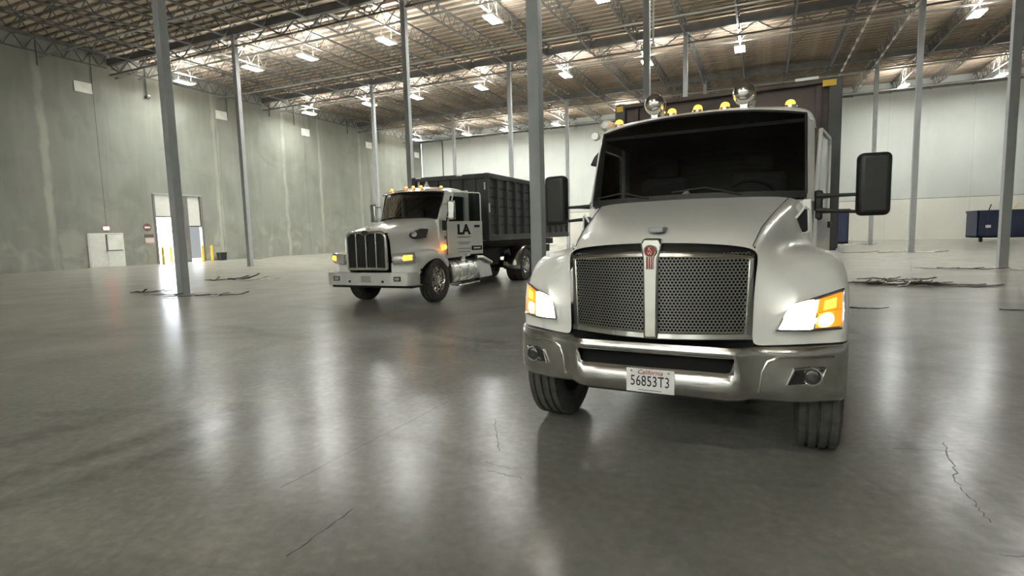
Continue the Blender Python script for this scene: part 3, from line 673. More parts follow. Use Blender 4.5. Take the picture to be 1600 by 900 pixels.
# headlights
HL = dict(ib=(.735, -.115, .962), it=(.80, .002, 1.098), ot=(1.095, .16, 1.182), ob=(1.09, .115, .955))
def hp(s, a, t, d=0.0):
    ib, it, ot, ob = (Vector(HL[k]) for k in ('ib', 'it', 'ot', 'ob'))
    p = (ib*(1-a)+ob*a)*(1-t)+(it*(1-a)+ot*a)*t
    p.y -= .035*math.sin(math.pi*a)+.022+d-.03*(a**3); return (s*p.x, p.y, p.z)
def hpatch(name, mt, s, a0, a1, t0, t1, d, par, thick=.02, n=8, cut=None):
    rows = []
    for k in range(n+1):
        a = a0+(a1-a0)*k/n; r_ = []
        for q in range(n+1):
            t = t0+(t1-t0)*q/n
            if cut: a_, t_ = cut(a, t)
            else: a_, t_ = a, t
            r_.append(hp(s, a_, t_, d))
        rows.append(r_)
    return MB().grid(rows).build(name, mt, par, smooth=60, solid=0)
for s in (-1, 1):
    h = hpatch('headlight', 'chrome_dull', s, -.03, 1.02, -.04, 1.04, -.006, kw)
    hpatch('low_beam', 'head', s, .02, .54, .03, .95, .004, h)
    hpatch('turn_signal', 'amber', s, .56, .985, .52, .96, .004, h)
    hpatch('turn_bulb', 'amber_core', s, .66, .88, .58, .86, .008, h)
    hpatch('side_reflector', 'amber', s, .60, .99, .04, .50, .003, h)
    hpatch('high_beam', 'head', s, .60, .86, .07, .46, .008, h, cut=lambda a, t: ((lambda x, y: (.73+.13*x*math.sqrt(1-y*y/2), .265+.2*y*math.sqrt(1-x*x/2)))((a-.73)/.13, (t-.265)/.195)))
    MB().tube([hp(s, a, t, .0) for a, t in [(-.02, -.03), (.5, -.03), (1.0, -.03), (1.02, .5), (1.01, 1.03), (.5, 1.03), (0, 1.02), (-.02, .5)]], .008, 6, closed=True).build('headlight_trim', 'chrome', h)

# cab
cab = MB()
cab.box(-.93, .93, 1.35, 2.78, .95, 1.05); cab.box(-.97, .97, 2.74, 2.80, .95, 2.5)
for s in (-1, 1): cab.box(min(s*.93, s*.975), max(s*.93, s*.975), 2.50, 2.80, .95, 2.5); cab.box(min(s*.92, s*.965), max(s*.92, s*.965), 1.4, 2.5, .85, 1.0)
cab.box(-.90, .90, 1.24, 1.30, .95, 1.80)
cabo = cab.build('cab', 'white', kw, bevel=.015)
rc = [
 {0: (0, 1.475, 2.595), 1: (0, 1.50, 2.635), 2: (0, 1.58, 2.662), 3: (0, 1.8, 2.685), 4: (0, 2.3, 2.70), 5: (0, 2.75, 2.68), 6: (0, 2.81, 2.5)},
 {0: (.4, 1.49, 2.588), 1: (.4, 1.515, 2.625), 2: (.4, 1.59, 2.652), 3: (.4, 1.8, 2.675), 4: (.4, 2.3, 2.69), 5: (.4, 2.75, 2.67), 6: (.4, 2.81, 2.5)},
 {0: (.72, 1.53, 2.565), 1: (.73, 1.555, 2.60), 2: (.73, 1.63, 2.625), 3: (.73, 1.8, 2.645), 4: (.73, 2.3, 2.655), 5: (.73, 2.75, 2.64), 6: (.73, 2.81, 2.5)},
 {0: (.85, 1.565, 2.545), 1: (.87, 1.59, 2.575), 2: (.87, 1.66, 2.60), 3: (.87, 1.8, 2.615), 4: (.87, 2.3, 2.62), 5: (.87, 2.75, 2.61), 6: (.87, 2.81, 2.48)},
 {0: (.90, 1.60, 2.52), 1: (.925, 1.62, 2.54), 2: (.935, 1.68, 2.555), 3: (.94, 1.8, 2.56), 4: (.945, 2.3, 2.56), 5: (.945, 2.75, 2.55), 6: (.94, 2.80, 2.45)},
 {0: (.905, 1.62, 2.49), 1: (.945, 1.64, 2.49), 2: (.96, 1.70, 2.49), 3: (.968, 1.8, 2.485), 4: (.975, 2.3, 2.48), 5: (.975, 2.75, 2.48), 6: (.96, 2.80, 2.4)},
 {0: (.90, 1.62, 2.45), 1: (.945, 1.65, 2.43), 2: (.965, 1.71, 2.42), 3: (.972, 1.8, 2.41), 4: (.978, 2.3, 2.40), 5: (.978, 2.75, 2.40), 6: (.96, 2.80, 2.35)},
]
netmesh(rc).build('roof', 'white', kw, sub=2, weld=.0005)
for s in (-1, 1):
    MB().hexa([(s*.888, 1.225, 1.80), (s*.955, 1.30, 1.77), (s*.962, 1.47, 1.77), (s*.90, 1.40, 1.80), (s*.885, 1.575, 2.53), (s*.945, 1.64, 2.49), (s*.958, 1.74, 2.46), (s*.885, 1.68, 2.50)]).build('a_pillar', 'white', kw, bevel=.025, seg=3)
# windscreen
def wsg(a, t):   # a in [-1,1], t in [0,1]
    u = a*.898; e = abs(a)
    vb = 1.085+.16*e**2.6; vt = 1.47+.105*e**2.8; zb = 1.858-.012*e; zt = 2.605-.075*e**2.2
    return (u*(1-.012*t), vb+(vt-vb)*t-.02*math.sin(math.pi*t), zb+(zt-zb)*t)
NA = 20
ws = MB().grid([[wsg(-1+2*k/NA, q/8) for k in range(NA+1)] for q in range(9)]).build('windshield', 'glass', kw, smooth=60)
MB().grid([[wsg(-1+2*k/NA, t) for k in range(NA+1)] for t in (-.045, .0, .035)]).build('cowl_seal', 'black', ws, loc=(0, -.004, 0))
for s in (-1, 1): MB().tube([wsg(s*.995, t/8) for t in range(9)], .011, 6).build('windshield_seal', 'black', ws)
MB().tube([wsg(-1+2*k/NA, 1.0) for k in range(NA+1)], .011, 6).build('windshield_seal', 'black', ws)
for s in (-1, 1): MB().tube([wsg(.05+s*.42, .01), wsg(.05+s*.40-.3, .10), wsg(.05+s*.4-.6, .06)], .008, 5).build('wiper', 'black', ws, loc=(0, -.02, 0))
# inside of the cab
MB().box(-.90, .90, 1.30, 1.62, 1.45, 1.84).build('dashboard', 'black', kw, bevel=.06, seg=3)
for s in (-.48, .48):
    se = MB().box(s-.27, s+.27, 2.05, 2.55, 1.35, 1.55).build('seat', 'seat', kw, bevel=.06, seg=3)
    MB().box(s-.26, s+.26, 2.42, 2.60, 1.5, 2.15).build('seat_back', 'seat', se, bevel=.07, seg=3); MB().box(s-.14, s+.14, 2.46, 2.58, 2.15, 2.36).build('headrest', 'seat', se, bevel=.05, seg=3)
stw = MB().tube([(.45+.23*math.cos(a), 1.72-.10*math.sin(a), 1.80+.20*math.sin(a)) for a in [k*math.pi/12 for k in range(24)]], .016, 6, closed=True).build('steering_wheel', 'black', kw)
MB().tube([(.45, 1.55, 1.65), (.45, 1.72, 1.80)], .03, 8).build('steering_column', 'black', stw)
MB().box(-.92, .92, 2.66, 2.73, 1.05, 2.55).build('cab_rear_lining', 'seat', kw, smooth=0); MB().box(-.90, .90, 1.6, 2.7, 2.47, 2.50).build('headliner', 'seat', kw, smooth=0)
MB().hexa([(-.18, 1.45, 1.845), (-.02, 1.42, 1.845), (.0, 1.55, 1.845), (-.16, 1.58, 1.845), (-.09, 1.47, 1.93), (-.07, 1.47, 1.94), (-.07, 1.5, 1.94), (-.09, 1.5, 1.93)]).build('dash_papers', 'board', kw)
# roof lights and chrome domes
for u in (-.761, -.234, 0, .234, .761): marker(kw, u, 1.60+.08*(abs(u)/.76)**2, 2.655-.035*(abs(u)/.76)**2)
for s in (-1, 1):
    hn = MB().lathe([(-.10, 0), (-.097, .035), (-.08, .068), (-.05, .09), (-.01, .098), (.03, .094), (.05, .088)], 28, 'y', c=(s*.392, 1.60, 2.765)).build('roof_work_light', 'chrome', kw, smooth=60)
    MB().lathe([(.05, .09), (.06, .095), (.07, .09), (.07, 0)], 28, 'y', c=(s*.392, 1.60, 2.765)).build('lens', 'clear', hn)
    MB().tube([(s*.392+.06, 1.62, 2.65), (s*.392+.075, 1.62, 2.70)], .025, 8).box(s*.392-.03, s*.392+.03, 1.58, 1.64, 2.64, 2.68).build('lamp_foot', 'chrome_dull', hn)
MB().lathe([(-.10, 0), (-.095, .03), (-.06, .055), (.05, .06), (.16, .03), (.16, 0)], 16, 'y', c=(-.90, 1.74, 2.64)).build('roof_cover', 'white', kw)
MB().lathe([(-.08, .0), (-.08, .035), (-.04, .04), (.05, .02), (.05, 0)], 14, 'y', c=(-.985, 1.66, 2.53)).build('grab_fitting', 'chrome', kw)
MB().hexa([(-1.12, 1.80, 2.27), (-.985, 1.78, 2.25), (-.985, 1.92, 2.25), (-1.11, 1.92, 2.27), (-1.07, 1.80, 2.36), (-.985, 1.80, 2.44), (-.985, 1.92, 2.44), (-1.06, 1.92, 2.36)]).build('look_down_mirror', 'black', kw, bevel=.02)
# mirrors
for s in (-1, 1):
    mr_ = MB().box(-.118, .118, -.06, .065, -.25, .25).build('door_mirror', 'black', kw, loc=(s*1.375, 1.50, 1.905), rot=(0, 0, s*R(6)), bevel=.045, seg=4)
    MB().box(-.10, .10, .066, .070, -.22, .22).build('mirror_glass', 'chrome', mr_, smooth=0)
    for dz in (-.075, -.215): MB().tube([(-s*.09, .0, dz), (-s*.25, .01, dz+(.0 if dz > -.1 else .012)), (-s*.39, .06, dz+(.0 if dz > -.1 else .02))], [.013, .016, .026], 8).build('mirror_arm', 'black', mr_)
    MB().box(s*.99-.035, s*.99+.035, 1.50, 1.60, 1.63, 1.88).build('mirror_mount', 'black', kw, bevel=.02)
# doors (driver's ajar, other closed)
def door(parent, hinge, width, z0, zs, z1, ang, s, mt='white', slope=.3, gl='glass'):
    d = MB(); th = .05
    d.prism([(0, 0, z0), (0, width, z0), (0, width, zs), (0, 0, zs)], (-s*th, 0, 0))
    o = d.build('door', mt, parent, loc=hinge, rot=(0, 0, -s*ang), bevel=.012)
    fr = [(0, .03, zs), (0, slope, z1), (0, width-.06, z1), (0, width-.03, z1-.05), (0, width-.03, zs)]
    mb = MB()
    for p, q in zip(fr[:-1], fr[1:]): mb.bar((-s*.025, p[1], p[2]), (-s*.025, q[1], q[2]), .03, .035, (1, 0, 0))
    mb.build('window_frame', mt, o, bevel=.01)
    MB().prism([(-s*.025, .05, zs), (-s*.025, slope+.02, z1-.02), (-s*.025, width-.05, z1-.02), (-s*.025, width-.05, zs)], (-s*.006, 0, 0)).build('door_window', gl, o, smooth=0)
    MB().box(-.012, .012, width-.26, width-.10, zs-.16, zs-.10).build('door_handle', 'black', o, loc=(s*.01, 0, 0), bevel=.006)
    return o
KD = door(kw, (.985, 1.50, 0), 1.02, 1.0, 1.72, 2.42, R(8.5), 1)
door(kw, (-.985, 1.50, 0), 1.02, 1.0, 1.72, 2.42, 0, -1)
# chassis, axles, wheels
ch = MB()
for s in (-1, 1): ch.box(s*.43-.04, s*.43+.04, .1, 9.2, .72, 1.0)
for v in (.3, 2.2, 4.2, 6.0, 8.0): ch.box(-.43, .43, v-.06, v+.06, .74, .96)
ch.build('frame_rails', 'chassis', kw, smooth=0)
MB().tube([(-.9, .64, .46), (.9, .64, .46)], .075, 10).build('front_axle', 'chassis', kw)
MB().box(-.42, .42, -.02, .9, .5, 1.4).build('engine_block', 'chassis', kw, bevel=.05)
MB().box(-.56, .56, .0, .12, .42, .70).build('lower_crossmember', 'chassis', kw, bevel=.03)
for s in (-1, 1):
    wheel(kw, s*.985, .635, .485, .285, s, 'chrome_dull')
    MB().box(s*.62-.03, s*.62+.03, .1, 1.25, .45, 1.2).build('inner_wing', 'chassis', kw, smooth=0)
    MB().box(s*.72-.22, s*.72+.22, 1.9, 3.2, .45, .95).build('step_tank', 'tank', kw, bevel=.08, seg=3)
rear_axles(kw, (6.2, 7.55), .5, .27, 1.05, .75)
kbox = container('roll_off_container', (KTH, KOX, KOY), 1.19, 3.30, 9.4, 1.32, 3.14, 'box_black', .75, 'box_dirt', 'black roll-off container with dirty brown front wall carried behind the near white cab', False, .02)
for s, a, b in ((-1, -1.235, -1.155), (1, 1.06, 1.19)): MB().box(a, b, 3.23, 3.239, 3.085, 3.15).build('reflector_tape', 'yellow', kbox, smooth=0)
MB().box(.79, 1.02, 3.22, 3.30, 3.17, 3.20).build('pale_strip', 'plate', kbox, smooth=0)
MB().box(1.0, 1.05, 3.235, 3.30, 1.4, 3.1).build('front_stiffener', 'box_dirt', kbox, smooth=0)
MB().box(-1.0, -.96, 3.235, 3.30, 1.4, 3.1).build('front_stiffener', 'box_dirt', kbox, smooth=0)

# ------------------------------------------------------------------ far truck
PTH, POX, POY = -0.02027, -8.048, 9.855
pb = tag(empty('roll_off_truck', (POX, POY, 0), -PTH), 'smaller-looking white truck at centre left with vertical-bar grille and its door open', 'truck')
cols = [
 {0: (0, .03, 1.69), 1: (0, .08, 1.735), 2: (0, .35, 1.80), 3: (0, .8, 1.88), 4: (0, 1.25, 1.95), 5: (0, 1.62, 2.0)},
 {0: (.3, .035, 1.685), 1: (.3, .085, 1.728), 2: (.32, .36, 1.79), 3: (.36, .8, 1.87), 4: (.40, 1.27, 1.945), 5: (.43, 1.64, 1.995)},
 {0: (.48, .05, 1.665), 1: (.49, .10, 1.70), 2: (.53, .38, 1.755), 3: (.58, .82, 1.835), 4: (.65, 1.29, 1.915), 5: (.70, 1.67, 1.98)},
 {0: (.555, .08, 1.60), 1: (.565, .13, 1.635), 2: (.61, .40, 1.685), 3: (.67, .84, 1.765), 4: (.76, 1.31, 1.855), 5: (.83, 1.72, 1.94)},
 {0: (.57, .10, 1.45), 1: (.58, .15, 1.46), 2: (.63, .42, 1.50), 3: (.70, .86, 1.57), 4: (.80, 1.33, 1.66), 5: (.89, 1.76, 1.75)},
 {0: (.575, .11, 1.15), 1: (.59, .17, 1.20), 2: (.64, .44, 1.27), 3: (.72, .88, 1.34), 4: (.82, 1.35, 1.40), 5: (.92, 1.78, 1.46)},
 {0: (.60, .12, 1.0), 1: (.63, .20, 1.07), 2: (.70, .46, 1.18), 3: (.77, .9, 1.245), 4: (.85, 1.36, 1.25), 5: (.94, 1.78, 1.20)},
 {0: (.80, .17, .98), 1: (.82, .25, 1.06), 2: (.86, .50, 1.18), 3: (.90, .92, 1.25), 4: (.95, 1.34, 1.235), 5: (1.0, 1.74, 1.08)},
 {0: (1.02, .24, .95), 1: (1.03, .31, 1.04), 2: (1.05, .56, 1.16), 3: (1.07, .95, 1.235), 4: (1.09, 1.33, 1.21), 5: (1.09, 1.70, 1.0)},
 {0: (1.11, .31, .92), 1: (1.125, .38, 1.0), 2: (1.14, .62, 1.11), 3: (1.15, .97, 1.185), 4: (1.155, 1.32, 1.16), 5: (1.15, 1.66, .93)},
 {0: (1.13, .40, .86), 1: (1.145, .48, .92), 2: (1.16, .70, 1.03), 3: (1.17, 1.0, 1.10), 4: (1.17, 1.31, 1.075), 5: (1.16, 1.64, .82)},
 {0: (1.125, .48, .80), 1: (1.14, .54, .88), 2: (1.15, .74, .98), 3: (1.16, 1.01, 1.045), 4: (1.16, 1.30, 1.02), 5: (1.15, 1.60, .76)},
]
ph = netmesh(cols).build('hood', 'white', pb, sub=2, weld=.0005)
# fender fronts and nose panel beside the grille
for s in (-1, 1):
    MB().grid([[(s*.57, .11, z), (s*.78, .16, z), (s*1.0, .24, z), (s*1.10, .31, z), (s*1.13, .42, z)] for z in (.74, .86, .98)]).build('nose_panel', 'white', pb, smooth=60)
    MB().prism([(s*.66, .745, 1.63), (s*.70, 1.12, 1.735), (s*.735, 1.25, 1.73), (s*.72, 1.16, 1.52), (s*.70, .78, 1.50), (s*.66, .70, 1.57)], (s*.13, 0, -.01)).build('hood_vent', 'black', ph, bevel=.01)
    MB().lathe([(0, 0), (.012, .06), (.012, .075), (0, .08)], 20, c=(0, 0, 0)).build('side_badge', 'chrome_dull', ph, loc=(s*.80, .72, 1.60)).scale = (1.0*s, 1.35, .75)
    # headlight pod
    hd = MB().grid([[(s*(.66+.44*a), .10+.16*a**2-.05*math.sin(math.pi*t), .97+.185*t+(.03*a)) for a in [k/8 for k in range(9)]] for t in [q/6 for q in range(7)]]).build('headlight', 'clear', pb, smooth=60, solid=-.05)
    MB().grid([[(s*(.66+.445*a), .035+.16*a**2-.06*math.sin(math.pi*t), .985+.16*t+(.03*a)) for a in [.60+.4*k/4 for k in range(5)]] for t in [q/4 for q in range(5)]]).build('turn_signal', 'amber_core', hd, smooth=60)
    MB().tube([(s*(.66+.44*a), .085+.16*a**2, .97+.03*a+.185*t) for a, t in ((0, 0), (.5, 0), (1, 0), (1.03, .5), (1, 1), (.5, 1), (0, 1), (-.03, .5))], .012, 6, closed=True).build('headlight_trim', 'chrome', hd)
# grille
pg = MB().box(-.53, .53, .03, .10, .85, 1.65).build('grille', 'void', pb, smooth=0)
def rr(x0, x1, z0, z1, r_, y):
    out = []
    for cx, cz, a0 in ((x1-r_, z1-r_, 0), (x0+r_, z1-r_, 90), (x0+r_, z0+.03, 180), (x1-r_, z0+.03, 270)):
        rad = r_ if a0 < 180 else .03
        if a0 == 180: cx = x0+.03
        if a0 == 270: cx = x1-.03
        for k in range(5): a = R(a0+22.5*k); out.append((cx+rad*math.cos(a), y, cz+rad*math.sin(a)))
    return out
MB().tube(rr(-.53, .53, .855, 1.665, .14, .0), .036, 8, closed=True).build('grille_surround', 'chrome_dull', pg)
for x in (-.27, 0, .27): MB().box(x-.016, x+.016, -.025, .02, .87, 1.65).build('grille_bar', 'chrome_dull', pg, bevel=.006)
mb = MB()
for k in range(48):
    x = -.51+1.02*k/47; mb.box(x-.004, x+.004, .0, .01, .87, 1.64 if abs(x) < .4 else 1.64-(abs(x)-.4)*.6)
for k in range(30):
    z = .88+.75*k/29; mb.box(-.50, .50, .004, .012, z-.003, z+.003)
tag(mb.build('grille_mesh', 'mesh_dark', pg, smooth=0), kind='stuff')
ov = MB().lathe([(-.03, 0), (-.028, .07), (-.01, .09), (0, .09)], 28, 'y').build('oval_badge', 'dark_chrome', pg, loc=(0, -.01, 1.655)); ov.scale = (1.15, 1, .55)
MB().tube([(.105*math.cos(a), -.03, .053*math.sin(a)) for a in [k*math.pi/12 for k in range(24)]], .008, 6, closed=True).build('badge_rim', 'chrome', pg, loc=(0, -.005, 1.655))
MB().box(-.02, .02, .02, .26, 1.725, 1.775).build('hood_ornament', 'chrome', ph, bevel=.015)
# bumper
def pv(u):
    u = abs(u); return -.08+.02*u+(.26*((u-1.0)/.243)**2 if u > 1.0 else 0)
us2 = [-1.243, -1.22, -1.17, -1.1, -1.0, -.6, -.2, .2, .6, 1.0, 1.1, 1.17, 1.22, 1.243]
pbm = MB().grid([[(u, pv(u)+d, z) for u in us2] for d, z in ((.10, .775), (0, .77), (0, .49), (.10, .48))]).build('bumper', mat('bumper_white', (.66, .66, .63), .3, .35, noise=.06), pb, solid=.012, smooth=50)
for s in (-1, 1):
    MB().box(s*.83-.09, s*.83+.09, pv(.83)-.012, pv(.83)+.04, .585, .69).build('fog_recess', 'black', pbm, bevel=.008)
    MB().box(s*.83-.06, s*.83+.06, pv(.83)-.016, pv(.83), .605, .67).build('fog_lens', 'clear', pbm, bevel=.006)
    MB().lathe([(0, 0), (-.014, 0), (-.014, .028), (.01, .028)], 14, 'y', c=(s*.45, pv(.45), .575)).build('tow_hole', 'black', pbm)
MB().box(-.12, .14, pv(0)-.012, pv(0)-.002, .565, .70).build('plate_holder', 'chrome_dull', pbm, smooth=0)
MB().box(-1.1, 1.1, .10, .45, .42, .52).build('lower_valance', 'chassis', pb, smooth=0)
# cab
c2 = MB(); c2.box(-.95, .95, 1.70, 3.1, .98, 1.06).box(-.97, .97, 3.05, 3.12, 1.0, 2.72).box(-.90, .90, 1.66, 1.72, 1.0, 1.95)
for s in (-1, 1):
    c2.box(min(s*.93, s*.985), max(s*.93, s*.985), 2.88, 3.12, 1.0, 2.66)
    c2.prism([(s*.93, 1.62, 1.05), (s*.97, 1.90, 1.05), (s*.985, 1.90, 2.0), (s*.90, 1.66, 1.96)], (-s*.05, 0, 0))
c2.build('cab', 'white', pb, bevel=.012)
rc2 = [
 {0: (0, 1.93, 2.70), 1: (0, 1.95, 2.74), 2: (0, 2.05, 2.775), 3: (0, 2.3, 2.81), 4: (0, 2.8, 2.82), 5: (0, 3.08, 2.80), 6: (0, 3.14, 2.66)},
 {0: (.45, 1.95, 2.69), 1: (.45, 1.97, 2.73), 2: (.45, 2.07, 2.765), 3: (.45, 2.3, 2.80), 4: (.45, 2.8, 2.81), 5: (.45, 3.08, 2.79), 6: (.45, 3.14, 2.66)},
 {0: (.75, 2.0, 2.67), 1: (.76, 2.02, 2.71), 2: (.76, 2.1, 2.74), 3: (.76, 2.3, 2.77), 4: (.76, 2.8, 2.78), 5: (.76, 3.08, 2.76), 6: (.76, 3.14, 2.64)},
 {0: (.87, 2.05, 2.65), 1: (.90, 2.07, 2.675), 2: (.91, 2.14, 2.69), 3: (.92, 2.3, 2.70), 4: (.92, 2.8, 2.70), 5: (.92, 3.08, 2.70), 6: (.91, 3.14, 2.6)},
 {0: (.90, 2.07, 2.62), 1: (.95, 2.10, 2.61), 2: (.97, 2.16, 2.605), 3: (.98, 2.3, 2.60), 4: (.985, 2.8, 2.60), 5: (.985, 3.08, 2.60), 6: (.97, 3.14, 2.55)},
 {0: (.90, 2.07, 2.57), 1: (.95, 2.11, 2.55), 2: (.975, 2.17, 2.53), 3: (.985, 2.3, 2.53), 4: (.99, 2.8, 2.53), 5: (.99, 3.08, 2.53), 6: (.97, 3.14, 2.5)},
]
netmesh(rc2).build('roof', 'white', pb, sub=2, weld=.0005)
MB().grid([[(u, 1.86+.10*(abs(u)/.9)**2+d, z-.05*(abs(u)/.9)**2) for u in [-.92+1.84*k/12 for k in range(13)]] for d, z in ((0, 2.655), (-.03, 2.68), (.10, 2.745))]).build('sun_visor', 'chrome_dull', pb, solid=.012, smooth=60)
for s in (-1, 1):
    MB().hexa([(s*.835, 1.70, 1.95), (s*.92, 1.76, 1.93), (s*.97, 1.92, 1.93), (s*.86, 1.85, 1.95), (s*.865, 2.03, 2.66), (s*.92, 2.09, 2.62), (s*.965, 2.2, 2.60), (s*.88, 2.12, 2.64)]).build('a_pillar', 'white', pb, bevel=.02)
def ws2(a, t):
    e = abs(a); vb = 1.63+.12*e**2.4; vt = 1.94+.10*e**2.4
    return (a*(.845+.025*t), vb+(vt-vb)*t, 2.0-.015*e+(.68-.03*e)*t)
wp = MB().grid([[ws2(-1+2*k/16, q/6) for k in range(17)] for q in range(7)]).build('windshield', 'glass', pb, smooth=60)
MB().tube([ws2(-1+2*k/16, 0) for k in range(17)]+[ws2(1, t/4) for t in range(1, 5)]+[ws2(1-2*k/16, 1) for k in range(1, 17)]+[ws2(-1, 1-t/4) for t in range(1, 4)], .016, 6, closed=True).build('windshield_seal', 'black', wp)
for a in (-.35, .3): MB().tube([ws2(a+.3, .02), ws2(a, .09), ws2(a-.35, .05)], .010, 5).build('wiper', 'black', wp, loc=(0, -.02, 0))
MB().box(-.88, .88, 1.74, 2.05, 1.55, 1.97).build('dashboard', 'black', pb, bevel=.05)
for s in (-.48, .48):
    se = MB().box(s-.26, s+.26, 2.4, 2.85, 1.4, 1.6).build('seat', 'seat', pb, bevel=.05); MB().box(s-.25, s+.25, 2.75, 2.92, 1.55, 2.3).build('seat_back', 'seat', se, bevel=.06)
MB().tube([(.45+.22*math.cos(a), 2.12-.1*math.sin(a), 1.95+.19*math.sin(a)) for a in [k*math.pi/12 for k in range(24)]], .018, 6, closed=True).build('steering_wheel', 'black', pb)
MB().box(-.93, .93, 2.97, 3.04, 1.05, 2.68).build('cab_rear_lining', 'seat', pb, smooth=0)
MB().box(-.90, .90, 2.1, 3.0, 2.60, 2.63).build('headliner', 'seat', pb, smooth=0)
for u in (-.742, -.221, 0, .221, .742): marker(pb, u, 2.0+.12*(abs(u)/.74)**2, 2.765-.03*(abs(u)/.74)**2)
# near door swung open, far door shut
PD = door(pb, (1.0, 1.92, 0), 1.06, 1.06, 1.90, 2.62, R(28), 1, slope=.22, gl='glass_clear')
door(pb, (-1.0, 1.92, 0), 1.0, 1.06, 1.90, 2.62, 0, -1, slope=.22)
text('door_lettering', 'LA', .34, 'black', PD, (.006, .47, 1.68), LEFT, .004, spacing=.95, bold=.014)
for k, (w_, z) in enumerate(((.40, 1.50), (.40, 1.37), (.30, 1.33), (.42, 1.21), (.36, 1.13))): MB().box(.001, .005, .47-w_/2, .47+w_/2, z-.012, z+.012).build('small_print', 'pipe' if k else 'col_grey', PD, smooth=0)
MB().box(.0, .012, .70, 1.02, 1.16, 1.27).build('door_badge', 'black', PD, bevel=.01); MB().box(.012, .016, .75, .97, 1.195, 1.235).build('badge_script', 'plate', PD, smooth=0)
text('cab_number', '14', .12, 'ink', pb, (.985, 1.80, 1.50), LEFT, .004)
MB().box(.975, .99, 1.70, 1.88, 1.68, 1.92).build('cab_sticker', 'black', pb, smooth=0)
# side turn lamp
tl = MB().lathe([(0, .055), (.03, .055), (.05, .03), (.05, 0)], 16, c=(1.0, 1.74, 1.27)).build('side_turn_lamp', 'amber_core', pb); MB().lathe([(0, .035), (.03, .03), (.035, 0)], 12, c=(1.12, 1.42, 1.24)).build('fender_lamp', 'amber_core', pb)
# chrome mirrors
for s in (-1, 1):
    mr_ = MB().box(-.10, .10, -.05, .05, -.22, .24).build('door_mirror', 'chrome', pb, loc=(s*1.16, 1.86, 2.16), rot=(0, 0, s*R(12)), bevel=.04, seg=3)
    MB().box(-.085, .085, .051, .055, -.2, .2).build('mirror_glass', 'clear', mr_, smooth=0)
    for dz in (-.15, .16): MB().tube([(0, 0, dz), (-s*.2, .08, dz)], .014, 6).build('mirror_arm', 'chrome_dull', mr_)
# chassis
ch = MB()
for s in (-1, 1): ch.box(s*.43-.04, s*.43+.04, .3, 11.0, .80, 1.08)
for v in (.5, 2.5, 4.5, 6.5, 8.5, 10.5): ch.box(-.43, .43, v-.06, v+.06, .82, 1.04)
ch.build('frame_rails', 'chassis', pb, smooth=0)
MB().box(-.45, .45, .3, 1.6, .6, 1.5).build('engine_block', 'chassis', pb, bevel=.05)
MB().tube([(-.9, 1.2, .5), (.9, 1.2, .5)], .08, 10).build('front_axle', 'chassis', pb)
for s in (-1, 1):
    wheel(pb, s*1.0, 1.21, .515, .29, s, 'chrome')
    MB().box(s*.66-.03, s*.66+.03, .5, 1.85, .5, 1.2).build('inner_wing', 'chassis', pb, smooth=0)
    MB().box(s*.86-.22, s*.86+.24, 1.70, 1.73, .28, .80).build('mud_flap', 'chassis', pb, smooth=0)
    # fuel tank with straps and steps
    tk = MB().lathe([(1.95, 0), (1.95, .25), (1.99, .31), (3.30, .31), (3.34, .25), (3.34, 0)], 28, 'y', c=(s*.84, 0, .62)).build('fuel_tank', 'tank', pb, smooth=40)
    for v in (2.25, 2.72, 3.12): MB().lathe([(v-.04, .318), (v+.04, .318)], 28, 'y', c=(s*.84, 0, .62)).build('tank_strap', 'chrome_dull', tk)
    MB().box(s*1.06-.13, s*1.06+.13, 2.05, 3.25, .27, .31).build('step', 'chrome_dull', tk, bevel=.008)
    MB().box(s*.98-.05, s*.98+.05, 2.55, 2.75, .66, 1.0).build('step_bracket', 'tank', tk, bevel=.02)
    bb = MB().hexa([(s*.62, 3.45, .36), (s*1.1, 3.45, .36), (s*1.1, 4.25, .36), (s*.62, 4.25, .36), (s*.62, 3.45, .92), (s*1.0, 3.45, .92), (s*1.0, 4.25, .80), (s*.62, 4.25, .80)]).build('battery_box', 'tank', pb, bevel=.03)
    MB().tube([(s*1.0, 3.42, .95), (s*1.05, 3.7, .93), (s*1.08, 4.2, .75)], .05, 8).build('guard_pipe', 'tank', bb)
rear_axles(pb, (6.75, 8.1), .51, .27, 1.04, .74)
for s in (-1, 1):
    mg = MB().grid([[(s*u, 6.75+.62*math.cos(R(a)), .52+.62*math.sin(R(a))) for u in (.6, 1.18)] for a in range(190, 89, -12)]).build('rear_mudguard', 'chrome_dull', pb, solid=.01, smooth=60)
    MB().tube([(s*.9, 5.9, .9), (s*1.0, 5.6, 1.05), (s*1.0, 5.2, .95)], .06, 8).build('hydraulic_pipe', 'chassis', pb)
MB().box(-.7, .7, 4.4, 5.6, .6, 1.15).build('hydraulic_tank', 'chassis', pb, bevel=.04)
MB().box(-.55, .55, 3.5, 11.2, 1.1, 1.32).build('hoist_rails', 'chassis', pb, smooth=0)
pbox = container('roll_off_container', (PTH, POX, POY), 1.17, 3.87, 11.25, 1.38, 3.20, 'box_black', .66, 'box_black', 'black ribbed roll-off container carried on the far truck behind the open door', True)
text('container_lettering', 'LA', .38, 'plate', pbox, (-.82, 3.812, 2.95), FRONT, .004, spacing=1.0, bold=.012)
for x in (-1.0, .35): MB().box(x-.09, x+.09, 3.80, 3.808, 3.195, 3.235).build('reflector', 'plate', pbox, smooth=0)
MB().box(1.12, 1.16, 3.79, 3.808, 2.78, 2.98).build('reflector', 'plate', pbox, smooth=0); MB().box(1.235, 1.24, 3.83, 3.9, 2.15, 2.40).build('reflector', 'plate', pbox, smooth=0)
for x in (-.8, -.4, 0, .4, .8): MB().box(x-.04, x+.04, 3.82, 3.87, 1.5, 3.12).build('front_rib', 'box_black', pbox, smooth=0)

